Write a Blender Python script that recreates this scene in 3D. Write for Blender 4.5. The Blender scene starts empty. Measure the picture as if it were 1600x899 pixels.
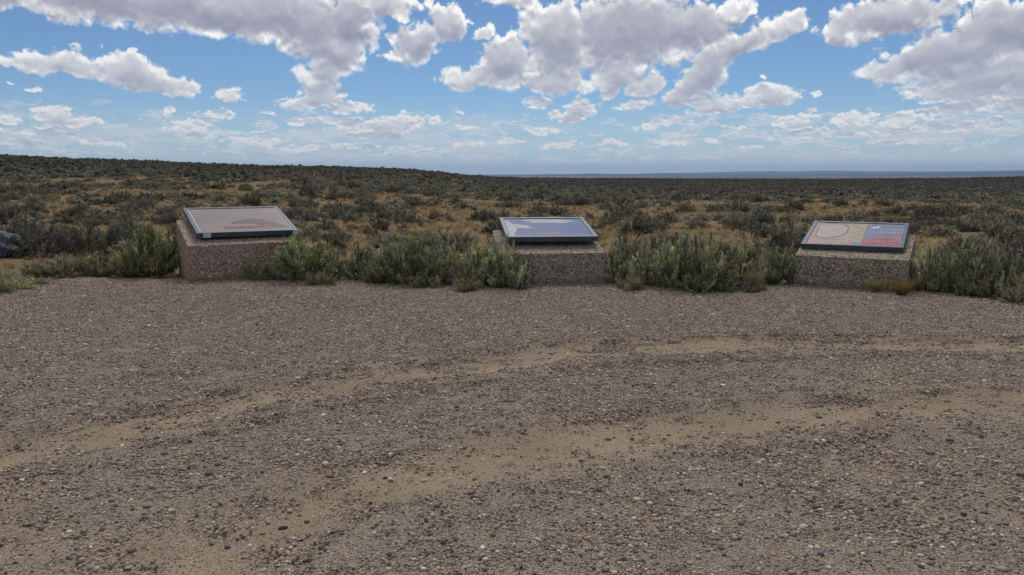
import bpy, bmesh, math, random
import numpy as np
from mathutils import Vector, Matrix, noise as mn

random.seed(7)
RNG = np.random.default_rng(11)
sc = bpy.context.scene
COL = sc.collection
R = math.radians

# ------------------------------------------------------------------ camera
FPX = 1244.0                       # focal length in pixels of the 1600 px wide photograph
HORIZON = 272.0
PITCH = math.atan((449.5 - HORIZON) / FPX)
EYE = 1.5
cam_d = bpy.data.cameras.new('camera')
cam = bpy.data.objects.new('camera', cam_d)
COL.objects.link(cam)
cam.location = (0, 0, EYE)
cam.rotation_euler = (math.pi / 2 - PITCH, 0, 0)
cam_d.sensor_width = 36.0
cam_d.lens = FPX * 36.0 / 1600.0
cam_d.clip_start = 0.05
cam_d.clip_end = 250000.0
sc.camera = cam

# ------------------------------------------------------------------ light and exposure
SUN_EL, SUN_AZ = 52.0, 3.0         # degrees; azimuth measured from +Y towards +X
SKY_STRENGTH = 0.10
CLOUD_GAIN = 1.0
sun_d = bpy.data.lights.new('sun', 'SUN')
sun_d.energy = 2.0
sun_d.angle = R(22)
sun_d.color = (1.0, 0.95, 0.88)
sun = bpy.data.objects.new('sun', sun_d)
COL.objects.link(sun)
sd = Vector((math.sin(R(SUN_AZ)) * math.cos(R(SUN_EL)), math.cos(R(SUN_AZ)) * math.cos(R(SUN_EL)), math.sin(R(SUN_EL))))
sun.rotation_euler = sd.to_track_quat('Z', 'Y').to_euler()
sc.view_settings.view_transform = 'Standard'
sc.view_settings.look = 'None'
sc.view_settings.gamma = 1.0
sc.view_settings.exposure = 0.0
sc.view_settings.use_curve_mapping = False
sc.cycles.max_bounces = 4
sc.cycles.diffuse_bounces = 2
sc.cycles.glossy_bounces = 2
sc.cycles.transmission_bounces = 2
sc.cycles.volume_bounces = 0


# ------------------------------------------------------------------ node helpers
class NT:
    """small wrapper for writing node trees"""
    def __init__(s, tree):
        s.t = tree; s.n = tree.nodes; s.l = tree.links
    def new(s, kind, **kw):
        n = s.n.new(kind)
        for k, v in kw.items(): setattr(n, k, v)
        return n
    def put(s, sock, v):
        if v is None: return
        if isinstance(v, bpy.types.NodeSocket): s.l.new(v, sock)
        else: sock.default_value = v
    def math(s, op, a, b=None, c=None, clamp=False):
        n = s.new('ShaderNodeMath', operation=op, use_clamp=clamp)
        s.put(n.inputs[0], a); s.put(n.inputs[1], b); s.put(n.inputs[2], c)
        return n.outputs[0]
    def vmath(s, op, a, b=None, scale=None):
        n = s.new('ShaderNodeVectorMath', operation=op)
        s.put(n.inputs[0], a); s.put(n.inputs[1], b)
        if scale is not None: s.put(n.inputs['Scale'], scale)
        return n.outputs['Value'] if op in ('LENGTH', 'DOT_PRODUCT') else n.outputs[0]
    def mix(s, f, a, b, mode='MIX'):
        n = s.new('ShaderNodeMix', data_type='RGBA', blend_type=mode, clamp_factor=True)
        s.put(n.inputs[0], f); s.put(n.inputs[6], a); s.put(n.inputs[7], b)
        return n.outputs[2]
    def rng(s, v, a, b, c=0.0, d=1.0, smooth=True):
        n = s.new('ShaderNodeMapRange', interpolation_type='SMOOTHSTEP' if smooth else 'LINEAR')
        s.put(n.inputs[0], v); n.inputs[1].default_value = a; n.inputs[2].default_value = b
        n.inputs[3].default_value = c; n.inputs[4].default_value = d
        return n.outputs[0]
    def noise(s, vec, scale, detail=4, rough=0.5, dims='3D', dist=0.0):
        n = s.new('ShaderNodeTexNoise', noise_dimensions=dims)
        s.put(n.inputs['Vector'], vec); n.inputs['Scale'].default_value = scale
        n.inputs['Detail'].default_value = detail; n.inputs['Roughness'].default_value = rough
        n.inputs['Distortion'].default_value = dist
        return n
    def voro(s, vec, scale, feature='F1', dims='3D', detail=0.0, rand=1.0, rough=0.5):
        n = s.new('ShaderNodeTexVoronoi', voronoi_dimensions=dims, feature=feature)
        s.put(n.inputs['Vector'], vec); n.inputs['Scale'].default_value = scale
        n.inputs['Detail'].default_value = detail; n.inputs['Randomness'].default_value = rand
        n.inputs['Roughness'].default_value = rough
        return n
    def ramp(s, f, stops, interp='LINEAR'):
        n = s.new('ShaderNodeValToRGB'); n.color_ramp.interpolation = interp
        e = n.color_ramp.elements
        e[0].position, e[0].color = stops[0][0], (*stops[0][1], 1)
        e[1].position, e[1].color = stops[-1][0], (*stops[-1][1], 1)
        for p, c in stops[1:-1]:
            x = e.new(p); x.color = (*c, 1)
        s.put(n.inputs[0], f)
        return n.outputs[0]
    def comb(s, x, y, z=0.0):
        n = s.new('ShaderNodeCombineXYZ'); s.put(n.inputs[0], x); s.put(n.inputs[1], y); s.put(n.inputs[2], z)
        return n.outputs[0]


def px_dir(px, py):
    """direction of a photograph pixel as (azimuth, elevation) in degrees, for placing clouds in the sky"""
    x = (px - 800) / FPX; y = -(py - 449.5) / FPX
    cp, sp = math.cos(PITCH), math.sin(PITCH)
    d = Vector((x, cp + y * sp, -sp + y * cp)).normalized()
    return math.degrees(math.atan2(d.x, d.y)), math.degrees(math.asin(d.z))


def px_ground(px, py, z=0.0):
    x = (px - 800) / FPX; y = -(py - 449.5) / FPX
    cp, sp = math.cos(PITCH), math.sin(PITCH)
    d = (x, cp + y * sp, -sp + y * cp)
    t = (z - EYE) / d[2]
    return d[0] * t, d[1] * t


# ------------------------------------------------------------------ sky with cumulus clouds
# every cloud body: photograph x, y, half width, half height, tilt in degrees
BODIES = [
    (150, -14, 300, 62, 4), (430, 20, 215, 62, 6), (520, 72, 85, 46, 6), (330, 5, 260, 60, 5), (545, 30, 60, 60, 0), (-40, -20, 160, 50, 0),
    (95, 100, 115, 26, 4), (205, 112, 110, 33, 9), (262, 132, 60, 20, 12), (20, 92, 60, 12, 0),
    (655, 64, 58, 42, -28), (696, 36, 44, 36, -25), (620, 88, 26, 18, 0), (600, 5, 80, 22, 0),
    (505, 112, 62, 30, -4), (505, 145, 52, 26, 0), (470, 160, 50, 17, 0), (545, 168, 48, 13, 5),
    (85, 183, 48, 26, 0), (120, 190, 45, 15, 0), (10, 185, 26, 12, 0),
    (358, 149, 46, 14, -3), (300, 196, 46, 13, 0), (343, 178, 32, 9, 0), (268, 173, 13, 8, 0), (55, 139, 22, 5, 0),
    (740, 122, 80, 25, -6), (790, 92, 62, 46, -28), (870, 60, 82, 92, 0), (980, 45, 165, 88, 0), (1075, 40, 110, 50, 0), (860, 128, 85, 24, 0), (960, 118, 60, 30, 0), (1150, 12, 60, 14, 10), (1130, 75, 30, 14, 0), (800, -5, 90, 18, 0), (757, 45, 22, 17, -30),
    (1160, 70, 72, 36, -28), (1100, 112, 70, 40, -38), (1225, 42, 60, 26, -12), (1062, 150, 46, 26, -20), (1130, 160, 95, 19, -4), (1205, 148, 62, 25, -6),
    (1010, 132, 46, 20, -5), (990, 162, 42, 11, -8), (905, 172, 40, 22, -22), (890, 184, 30, 12, 0), (840, 159, 34, 10, 0), (950, 143, 20, 14, -30),
    (1390, 25, 130, 42, -8), (1310, 42, 48, 24, 0), (1500, 75, 165, 58, -14), (1590, 40, 130, 75, 0), (1440, 92, 105, 34, 0), (1400, 108, 72, 22, 0), (1560, 115, 150, 36, -3), (1490, 143, 105, 20, 0), (1620, 145, 80, 30, 0), (1660, 90, 80, 70, 0),
    (1330, 185, 46, 15, -6), (1240, 188, 50, 14, -8), (1410, 187, 50, 14, -8), (1500, 168, 90, 17, -12), (1590, 160, 60, 16, -8), (1275, 172, 12, 7, 0), (1281, 145, 12, 7, 0), (1187, 124, 15, 6, 0),
    (1040, 194, 60, 9, -2), (1158, 203, 9, 5, 0), (610, 195, 70, 20, -8), (540, 192, 60, 12, 4), (480, 190, 44, 9, 0), (675, 186, 22, 10, 0), (730, 201, 28, 5, 0), (845, 205, 38, 9, 0), (590, 210, 80, 12, 0), (720, 175, 10, 4, 0), (832, 183, 10, 4, 0), (420, 180, 18, 4, 0),
    (30, 222, 70, 10, 4), (160, 224, 60, 8, 4), (380, 218, 60, 10, 0), (470, 232, 70, 9, 0), (420, 222, 36, 10, 0), (560, 228, 60, 8, 0), (650, 232, 60, 8, 0), (730, 226, 50, 8, 0), (800, 222, 36, 7, 0), (880, 228, 60, 8, 0), (960, 224, 50, 7, 0), (1040, 222, 60, 9, 0), (1110, 218, 26, 8, 0), (1120, 236, 26, 6, 0), (1230, 218, 60, 7, 0), (1180, 232, 46, 5, 0), (1380, 205, 50, 9, -4), (1460, 200, 60, 9, -6), (1530, 192, 60, 9, -6), (1400, 222, 60, 7, 0),
    (12, 130, 12, 5, 0), (60, 207, 90, 12, 4), (1260, 205, 60, 8, 0), (1310, 208, 60, 8, 0), (310, 214, 40, 9, 0), (870, 180, 20, 12, 0),
]


def body_group():
    g = bpy.data.node_groups.new('cloud_bodies', 'ShaderNodeTree')
    g.interface.new_socket('P', in_out='INPUT', socket_type='NodeSocketVector')
    g.interface.new_socket('M', in_out='OUTPUT', socket_type='NodeSocketFloat')
    t = NT(g)
    gi = t.new('NodeGroupInput'); go = t.new('NodeGroupOutput')
    acc = None
    for (x, y, a, b, rot) in BODIES:
        u, v = px_dir(x, y)
        deg = 180 / math.pi / FPX * math.cos(R(u)) ** 1.0
        gr_ = 1.06 if b > 24 or y > 205 else 1.28
        mp = t.new('ShaderNodeMapping', vector_type='TEXTURE')
        t.put(mp.inputs[0], gi.outputs[0])
        mp.inputs[1].default_value = (u, v, 0)
        mp.inputs[2].default_value = (0, 0, R(-rot))
        mp.inputs[3].default_value = (a * deg * gr_, b * deg * gr_, 1)
        gr = t.new('ShaderNodeTexGradient', gradient_type='QUADRATIC_SPHERE' if False else 'SPHERICAL')
        t.l.new(mp.outputs[0], gr.inputs[0])
        # small bodies are thin: their mask may not exceed their size
        s = t.math('MULTIPLY', gr.outputs[1], min(1.0, 0.62 + b / 110.0))
        acc = s if acc is None else t.math('SMOOTH_MAX', acc, s, 0.06)
    t.l.new(acc, go.inputs[0])
    return g


def fbm_group():
    """cauliflower noise: rounded cells over several octaves mixed with fractal noise, input in degrees"""
    g = bpy.data.node_groups.new('cloud_billows', 'ShaderNodeTree')
    g.interface.new_socket('P', in_out='INPUT', socket_type='NodeSocketVector')
    g.interface.new_socket('F', in_out='OUTPUT', socket_type='NodeSocketFloat')
    g.interface.new_socket('S', in_out='OUTPUT', socket_type='NodeSocketFloat')
    t = NT(g)
    gi = t.new('NodeGroupInput'); go = t.new('NodeGroupOutput')
    w = t.noise(gi.outputs[0], 0.9, 2, 0.5, '2D')
    wv = t.vmath('SCALE', t.vmath('SUBTRACT', w.outputs['Color'], (0.5, 0.5, 0.5)), scale=0.9)
    p = t.vmath('ADD', gi.outputs[0], wv)
    v1 = t.voro(p, 0.85, 'F1', '2D', detail=4.0, rough=0.55)
    n = t.noise(p, 0.55, 9, 0.62, '2D')
    a = t.math('SUBTRACT', 0.62, v1.outputs['Distance'])
    b = t.math('SUBTRACT', n.outputs['Fac'], 0.5)
    t.l.new(t.math('MULTIPLY_ADD', a, 0.42, t.math('MULTIPLY', b, 1.35)), go.inputs[0])
    # soft version for the light: same cells, few octaves
    v2 = t.new('ShaderNodeTexVoronoi', voronoi_dimensions='2D', feature='SMOOTH_F1')
    t.l.new(p, v2.inputs['Vector']); v2.inputs['Scale'].default_value = 0.85; v2.inputs['Detail'].default_value = 2.0
    v2.inputs['Roughness'].default_value = 0.42; v2.inputs['Smoothness'].default_value = 0.55
    n2 = t.noise(p, 0.55, 4, 0.5, '2D')
    t.l.new(t.math('MULTIPLY_ADD', t.math('SUBTRACT', 0.62, v2.outputs['Distance']), 0.42, t.math('MULTIPLY', t.math('SUBTRACT', n2.outputs['Fac'], 0.5), 1.2)), go.inputs[1])
    return g


def make_world():
    w = bpy.data.worlds.new('World'); sc.world = w; w.use_nodes = True
    w.cycles.sampling_method = 'MANUAL'; w.cycles.sample_map_resolution = 1024
    t = NT(w.node_tree); t.n.clear()
    out = t.new('ShaderNodeOutputWorld'); bg = t.new('ShaderNodeBackground')
    t.l.new(bg.outputs[0], out.inputs[0]); bg.inputs[1].default_value = SKY_STRENGTH
    sky = t.new('ShaderNodeTexSky', sky_type='NISHITA')
    sky.sun_disc = False; sky.sun_elevation = R(SUN_EL); sky.sun_rotation = R(SUN_AZ)
    sky.altitude = 2000; sky.air_density = 1.0; sky.dust_density = 0.6; sky.ozone_density = 2.0
    tc = t.new('ShaderNodeTexCoord')
    sx = t.new('ShaderNodeSeparateXYZ'); t.l.new(tc.outputs['Generated'], sx.inputs[0])
    az = t.math('MULTIPLY', t.math('ARCTAN2', sx.outputs[0], sx.outputs[1]), 57.29578)
    el = t.math('MULTIPLY', t.math('ARCSINE', sx.outputs[2]), 57.29578)
    P = t.comb(az, el)
    BG, FG = body_group(), fbm_group()
    def bodies(p):
        n = t.new('ShaderNodeGroup'); n.node_tree = BG; t.put(n.inputs[0], p); return n.outputs[0]
    def fbm(p):
        n = t.new('ShaderNodeGroup'); n.node_tree = FG; t.put(n.inputs[0], p); return n.outputs[0], n.outputs[1]
    up = (0.05, 0.38, 0.0)
    # warp so that the bodies lose their oval outline
    wn = t.noise(P, 0.42, 3, 0.55, '2D')
    warp = t.vmath('SCALE', t.vmath('SUBTRACT', wn.outputs['Color'], (0.5, 0.5, 0.5)), scale=1.9)
    elw = t.rng(el, 1.5, 9, 0.35, 1.0)
    Pw = t.vmath('ADD', P, t.vmath('MULTIPLY', warp, t.comb(elw, elw)))
    M0 = bodies(Pw)
    M1 = bodies(t.vmath('ADD', Pw, (0.0, 0.75, 0.0)))
    # finer billows lower down, where clouds are farther away
    fine = t.rng(el, 1.0, 11.0, 2.1, 1.0, smooth=False)
    flat = t.rng(el, 1.0, 8.0, 1.7, 1.0, smooth=False)
    # two noise domains of fixed scale, blended by elevation
    (FA0, SA0), (_, SA1) = fbm(P), fbm(t.vmath('ADD', P, up))
    PB = t.vmath('MULTIPLY', P, (2.0, 3.0, 1.0))
    (FB0, SB0), (_, SB1) = fbm(PB), fbm(t.vmath('ADD', PB, (0.06, 0.45, 0.0)))
    k = t.rng(el, 3.5, 7.5)
    def lerp(a, b): return t.math('ADD', t.math('MULTIPLY', a, t.math('SUBTRACT', 1.0, k)), t.math('MULTIPLY', b, k))
    F0, S0, S1 = lerp(FB0, FA0), lerp(SB0, SA0), lerp(SB1, SA1)
    # the generic cloud field that carries on above the frame and all round the horizon
    hz = t.math('MAXIMUM', sx.outputs[2], 0.03)
    Q = t.comb(t.math('DIVIDE', sx.outputs[0], hz), t.math('DIVIDE', sx.outputs[1], hz))
    gen = t.noise(Q, 0.75, 3, 0.5, '2D')
    G = t.math('MULTIPLY', t.math('SUBTRACT', gen.outputs['Fac'], 0.36), 2.6)
    inview = t.math('MULTIPLY', t.rng(t.math('ABSOLUTE', az), 36, 42, 1, 0), t.rng(el, 13.0, 17.0, 1, 0))
    G = t.math('SUBTRACT', G, t.math('MULTIPLY', inview, 1.5))
    G = t.math('MULTIPLY', t.math('MINIMUM', G, 0.8), t.rng(el, 2.5, 9))
    M0 = t.math('MAXIMUM', M0, G); M1 = t.math('MAXIMUM', M1, G)
    # bases are flatter and smoother than tops
    amp = t.rng(t.math('SUBTRACT', M0, M1), -0.16, 0.10, 0.40, 1.0)
    def dens(m, f): return t.math('SUBTRACT', t.math('ADD', t.math('MULTIPLY', m, 1.5), t.math('MULTIPLY', f, amp)), 0.37)
    D0 = dens(M0, F0)
    gate = t.rng(M0, 0.015, 0.12)
    alpha = t.math('MULTIPLY', t.rng(D0, -0.08, 0.20), gate)
    # light: edges glow, thick parts go grey, billow tops are brighter than their undersides
    relief = t.math('ADD', t.math('MULTIPLY', t.math('MULTIPLY', t.math('SUBTRACT', S0, S1), t.rng(M0, 0.3, 0.75, 1.0, 0.22)), 1.55), t.math('MULTIPLY', t.math('SUBTRACT', F0, S0), 0.40))
    body_rel = t.math('MULTIPLY', t.math('SUBTRACT', M0, M1), 0.75)
    thick = t.math('ADD', t.rng(D0, 0.05, 0.9, 0.0, 0.5, smooth=False), t.rng(M0, 0.25, 0.75, 0.0, 0.5))
    L = t.math('SUBTRACT', 1.0, t.math('MULTIPLY', t.math('POWER', thick, 0.62), 0.76))
    L = t.math('ADD', L, t.math('ADD', relief, body_rel))
    # brighter round the hidden sun's azimuth
    sg = t.math('MULTIPLY', t.rng(t.vmath('LENGTH', t.vmath('MULTIPLY', t.vmath('SUBTRACT', P, (2.2, 13.5, 0.0)), (1.0, 1.0, 0.0))), 0.5, 9.0, 0.13, 0.0), 1.0)
    L = t.math('ADD', L, sg)
    ccol = t.ramp(L, [(0.0, (0.30, 0.32, 0.41)), (0.22, (0.36, 0.375, 0.46)), (0.42, (0.46, 0.47, 0.545)), (0.68, (0.66, 0.665, 0.70)), (0.95, (0.98, 0.97, 0.96))])
    ccol = t.vmath('SCALE', ccol, scale=CLOUD_GAIN / SKY_STRENGTH)
    # low rows of small, hazy clouds near the horizon
    PC = t.vmath('MULTIPLY', P, (0.62, 1.75, 1.0))
    wc = t.noise(P, 0.8, 4, 0.6, '2D')
    PC = t.vmath('ADD', PC, t.vmath('SCALE', t.vmath('SUBTRACT', wc.outputs['Color'], (0.5, 0.5, 0.5)), scale=1.3))
    rows = t.noise(t.vmath('MULTIPLY', P, (0.10, 0.55, 1.0)), 1.0, 3, 0.5, '2D')
    c0 = t.noise(PC, 1.0, 7, 0.62, '2D'); c1 = t.noise(t.vmath('ADD', PC, (0.0, 0.16, 0.0)), 1.0, 7, 0.62, '2D')
    cov = t.math('MULTIPLY', t.rng(el, -0.1, 1.3), t.rng(el, 3.0, 5.6, 1.0, 0.0))
    thr = t.math('SUBTRACT', t.math('SUBTRACT', 0.725, t.math('MULTIPLY', cov, 0.19)), t.math('MULTIPLY', t.rng(rows.outputs['Fac'], 0.38, 0.62), 0.12))
    d2 = t.math('SUBTRACT', c0.outputs['Fac'], thr)
    a2 = t.math('MULTIPLY', t.rng(d2, -0.02, 0.13), t.math('MULTIPLY', cov, 0.62))
    l2 = t.math('ADD', 0.58, t.math('MULTIPLY', t.math('SUBTRACT', c0.outputs['Fac'], c1.outputs['Fac']), 3.0))
    c2 = t.ramp(l2, [(0.15, (0.40, 0.46, 0.56)), (0.5, (0.58, 0.61, 0.66)), (0.85, (0.84, 0.82, 0.79))])
    c2 = t.vmath('SCALE', c2, scale=CLOUD_GAIN / SKY_STRENGTH)
    base = t.mix(0.0, sky.outputs[0], sky.outputs[0])
    tint = t.vmath('MULTIPLY', base, SKY_TINT)
    # air light pales the low sky
    pale = t.rng(el, 0.0, 7.0, 0.80, 0.0, smooth=False)
    pale = t.math('MULTIPLY', pale, pale)
    air = t.vmath('SCALE', (0.50, 0.58, 0.68), scale=1.0 / SKY_STRENGTH)
    c = t.mix(pale, tint, air)
    c = t.mix(a2, c, c2)
    # long thin veils just above the horizon
    v3 = t.noise(t.vmath('MULTIPLY', P, (0.09, 1.3, 1.0)), 1.0, 6, 0.6, '2D')
    a3 = t.math('MULTIPLY', t.rng(v3.outputs['Fac'], 0.42, 0.68), t.math('MULTIPLY', t.rng(el, 0.1, 1.0, 0.0, 0.75), t.rng(el, 2.6, 4.6, 1.0, 0.0)))
    c = t.mix(a3, c, tuple(v / SKY_STRENGTH for v in (0.58, 0.62, 0.68)) + (1,))
    # distance haze over the lower clouds
    far = t.rng(el, 1.0, 9.0, 0.55, 0.0, smooth=False)
    cc = t.mix(far, ccol, air)
    cc = t.mix(t.math('MULTIPLY', t.rng(L, 0.55, 0.95), t.math('MULTIPLY', far, 0.9)), cc, tuple(v / SKY_STRENGTH for v in (0.80, 0.77, 0.73)) + (1,))
    c = t.mix(alpha, c, cc)
    t.l.new(c, bg.inputs[0])


SKY_TINT = (0.50, 0.63, 0.75)
make_world()


# ------------------------------------------------------------------ object helpers
def put(o, parent=None):
    COL.objects.link(o)
    if parent: o.parent = parent
    return o


def tag(o, label=None, cat=None, group=None, kind=None):
    if label: o['label'] = label
    if cat: o['category'] = cat
    if group: o['group'] = group
    if kind: o['kind'] = kind
    return o


def empty(name, loc, rz=0.0):
    o = bpy.data.objects.new(name, None); put(o)
    o.location = loc; o.rotation_euler = (0, 0, rz); o.empty_display_size = 0.2
    return o


def mesh_np(name, verts, faces, mats, mat_idx=None, smooth=False):
    """mesh from numpy arrays; faces is (n,3) or (n,4)"""
    me = bpy.data.meshes.new(name)
    nf, k = faces.shape
    me.vertices.add(len(verts)); me.vertices.foreach_set('co', verts.astype(np.float32).ravel())
    me.loops.add(nf * k); me.loops.foreach_set('vertex_index', faces.astype(np.int32).ravel())
    me.polygons.add(nf); me.polygons.foreach_set('loop_start', np.arange(0, nf * k, k, dtype=np.int32))
    for m in mats: me.materials.append(m)
    if mat_idx is not None: me.polygons.foreach_set('material_index', mat_idx.astype(np.int32))
    if smooth: me.polygons.foreach_set('use_smooth', np.ones(nf, bool))
    me.update(calc_edges=True)
    return me


def mat(name):
    m = bpy.data.materials.new(name); m.use_nodes = True
    t = NT(m.node_tree)
    b = t.n['Principled BSDF']
    return m, t, b


# ------------------------------------------------------------------ sandy wheel tracks on the gravel lot (world coordinates)
TRACK_A = [px_ground(*p) for p in ((-260, 800), (0, 722), (100, 697), (200, 674), (400, 626), (600, 594), (750, 575), (900, 556), (1100, 545), (1300, 540), (1600, 545), (1900, 560))]
TRACK_B = [px_ground(*p) for p in ((180, 985), (330, 895), (430, 830), (560, 772), (700, 733), (850, 702), (1000, 680), (1200, 658), (1400, 643), (1600, 634), (1900, 632))]


def seg_dist(x, y, line):
    d = np.full(x.shape, 1e9)
    for (ax, ay), (bx, by) in zip(line[:-1], line[1:]):
        vx, vy = bx - ax, by - ay
        t = np.clip(((x - ax) * vx + (y - ay) * vy) / (vx * vx + vy * vy), 0, 1)
        d = np.minimum(d, np.hypot(x - ax - t * vx, y - ay - t * vy))
    return d


def vnoise(x, y, scale, seed=0, octaves=3):
    """cheap tileless value noise, 0..1"""
    out = np.zeros(np.shape(x)); amp = 1.0; tot = 0
    for o in range(octaves):
        X = x * scale + 17.3 * o + seed * 7.77; Y = y * scale + 5.1 * o + seed * 3.31
        xi, yi = np.floor(X).astype(np.int64), np.floor(Y).astype(np.int64)
        fx, fy = X - xi, Y - yi
        fx = fx * fx * (3 - 2 * fx); fy = fy * fy * (3 - 2 * fy)
        def h(a, b):
            n = (a * 374761393 + b * 668265263 + seed * 1442695 + o * 97) & 0xffffffff
            n = ((n ^ (n >> 13)) * 1274126177) & 0xffffffff
            return ((n ^ (n >> 16)) & 0xffff) / 65535.0
        v = (h(xi, yi) * (1 - fx) + h(xi + 1, yi) * fx) * (1 - fy) + (h(xi, yi + 1) * (1 - fx) + h(xi + 1, yi + 1) * fx) * fy
        out += v * amp; tot += amp; amp *= 0.5; scale *= 2.03
    return out / tot


def sand_mask(x, y):
    wob = (vnoise(x, y, 1.6, 3) - 0.5) * 0.30
    a = np.clip(1.35 - (seg_dist(x, y, TRACK_A) + wob * 1.2) / 0.32, 0, 1) * np.clip(0.58 + 0.6 * vnoise(x, y, 2.6, 13, 3), 0, 0.92)
    b = np.clip(1.35 - (seg_dist(x, y, TRACK_B) + wob * 1.2) / 0.34, 0, 1) * np.clip(0.58 + 0.6 * vnoise(x, y, 2.6, 14, 3), 0, 0.94)
    n = vnoise(x, y, 0.8, 5, 4)
    near = np.clip((4.6 - y) / 2.0, 0, 1)
    patch = np.clip((n - 0.57 + 0.10 * near) * 4, 0, 0.6) * np.clip((7.5 - y) / 2.5, 0.15, 1)
    # gravel thins out along the far rim where the bushes start
    rim = np.clip((y - rim_y(x) + 0.55) / 0.5, 0, 0.8) * np.clip(vnoise(x, y, 2.0, 9) * 2, 0, 1)
    return np.clip(np.maximum(np.maximum(a, b), np.maximum(patch, rim)), 0, 1)


def rim_y(x):
    """far edge of the gravel lot"""
    return np.interp(x, [-14, -8.2, -6.6, -4.6, -3.2, -1.5, 0, 1.3, 3.2, 4.5, 5.4, 6.4, 8, 14],
                     [9.0, 10.6, 11.3, 11.2, 11.5, 10.9, 10.9, 10.9, 10.6, 10.4, 10.1, 9.6, 8.9, 7.0])


def lot_height(x, y):
    s = np.clip(1.2 - np.minimum(seg_dist(x, y, TRACK_A), seg_dist(x, y, TRACK_B)) / 0.30, 0, 1)
    pit = np.exp(-(((x - px_ground(240, 588)[0]) / 0.30) ** 2 + ((y - px_ground(240, 588)[1]) / 0.05) ** 2))
    d = np.minimum(seg_dist(x, y, TRACK_A), seg_dist(x, y, TRACK_B))
    berm = np.exp(-((d - 0.40) / 0.10) ** 2) * (0.4 + vnoise(x, y, 2.0, 23)) * 0.022
    return 0.016 + berm - 0.026 * s + (vnoise(x, y, 1.1, 21) - 0.5) * 0.035 + (vnoise(x, y, 7, 22) - 0.5) * 0.010 - 0.02 * pit


# ------------------------------------------------------------------ terrain
SKYLINE = [(-700, 40), (0, 28.5), (125, 22.5), (250, 19), (400, 12.5), (500, 10.5), (650, 6.5), (750, 3.4), (840, -2.0), (910, -6.0), (1100, -8), (1300, -8), (1500, -6.2), (1600, -4), (2300, 0)]
MESA = [(600, -3), (820, -1.5), (930, 0.3), (1060, 0.3), (1110, -1.0), (1240, -1.0), (1330, 0.6), (1450, 1.8), (1600, 4.6), (2000, 6)]
MOUNT = [(700, -2), (900, 0), (1040, 1.2), (1150, 3.2), (1300, 4.6), (1420, 4.0), (1520, 5.0), (1600, 6.0), (2000, 9)]


def terrain_z(x, y):
    r = np.hypot(x, y); az = np.arctan2(x, y)
    azc = np.clip(az, -0.95, 0.95)
    px = 800 + FPX * np.tan(azc)
    sec = 1.0 / np.cos(azc)
    e = np.interp(px, [p[0] for p in SKYLINE], [p[1] for p in SKYLINE])
    right = np.clip((px - 620) / 380.0, 0, 1); right = right * right * (3 - 2 * right)
    rr = 260 + 440 * right                      # distance of the ridge
    zr = EYE + e / (FPX * sec) * rr
    s = np.clip((r - 25) / (rr - 25), 0, 1.0)
    za = zr * s ** 1.25
    # a shallow valley on the right, behind the near rise
    zb = np.interp(r, [25, 60, 110, 190, 300, 700], [0, -0.45, -1.15, -4.6, -7.0, 0.0])
    zb = np.where(r > 300, -7.0 + (zr + 7.0) * np.clip((r - 300) / 400, 0, 1), zb)
    z = za * (1 - right) + zb * right
    # beyond the ridge the land falls to a wide basin
    f = np.clip((r - rr * 1.02) / (2600 - rr), 0, 1)
    z = z * (1 - f) ** 2 + (-62.0) * (1 - (1 - f) ** 2)
    und = (vnoise(x, y, 0.05, 31, 4) - 0.5) * np.clip((r - 14) / 60, 0, 1) * np.clip((1500 - r) / 900, 0, 1)
    z = z + und * np.clip(r / 200, 0, 1) * 0.8 + (vnoise(x, y, 0.6, 32, 3) - 0.5) * 0.16 * np.clip((r - 11.5) / 4, 0, 1) * np.clip((400 - r) / 200, 0, 1)
    z = z - 0.10 * np.clip((rim_y(x) + 0.1 - y) / 0.5, 0, 1) * (r < 40)
    # far mesas and mountains
    m1 = EYE + np.interp(px, [p[0] for p in MESA], [p[1] for p in MESA]) / (FPX * sec) * 30000
    m2 = EYE + np.interp(px, [p[0] for p in MOUNT], [p[1] for p in MOUNT]) / (FPX * sec) * 52000
    rough = (vnoise(px, r * 0, 0.02, 41, 4) - 0.5)
    b1 = np.clip((r - 26500) / 3500, 0, 1); b1 = b1 * b1 * (3 - 2 * b1)
    b2 = np.clip((r - 44000) / 8000, 0, 1); b2 = b2 * b2 * (3 - 2 * b2)
    z = z + (m1 + 62 + rough * 30) * b1
    z = z + np.maximum(m2 - m1 + rough * 90, 0) * b2
    return z


def build_ground():
    rs = np.concatenate([[0.0], np.linspace(1.5, 13, 14), 13 * (60000 / 13) ** (np.arange(1, 300) / 299.0)])
    az = np.concatenate([np.linspace(-48, 48, 289), np.linspace(48, 312, 90)[1:-1]])
    A, Rr = np.meshgrid(np.radians(az), rs[1:])
    X, Y = Rr * np.sin(A), Rr * np.cos(A)
    Z = terrain_z(X, Y)
    na, nr = len(az), len(rs) - 1
    verts = np.concatenate([[[0, 0, 0]], np.stack([X, Y, Z], -1).reshape(-1, 3)])
    i = np.arange(nr - 1)[:, None]; j = np.arange(na)[None, :]; j2 = (j + 1) % na
    quads = np.stack([1 + i * na + j, 1 + (i + 1) * na + j, 1 + (i + 1) * na + j2, 1 + i * na + j2], -1).reshape(-1, 4)[:, ::-1]
    me = mesh_np('ground', verts, quads, [ground_material()], smooth=True)
    # centre fan
    bm = bmesh.new(); bm.from_mesh(me); bm.verts.ensure_lookup_table()
    for k in range(na): bm.faces.new((bm.verts[0], bm.verts[1 + (k + 1) % na], bm.verts[1 + k]))
    bmesh.ops.recalc_face_normals(bm, faces=bm.faces)
    bm.to_mesh(me); bm.free()
    o = put(bpy.data.objects.new('ground', me)); tag(o, kind='structure')
    if me.polygons[len(me.polygons) // 2].normal.z < 0: me.flip_normals()
    return o


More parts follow.
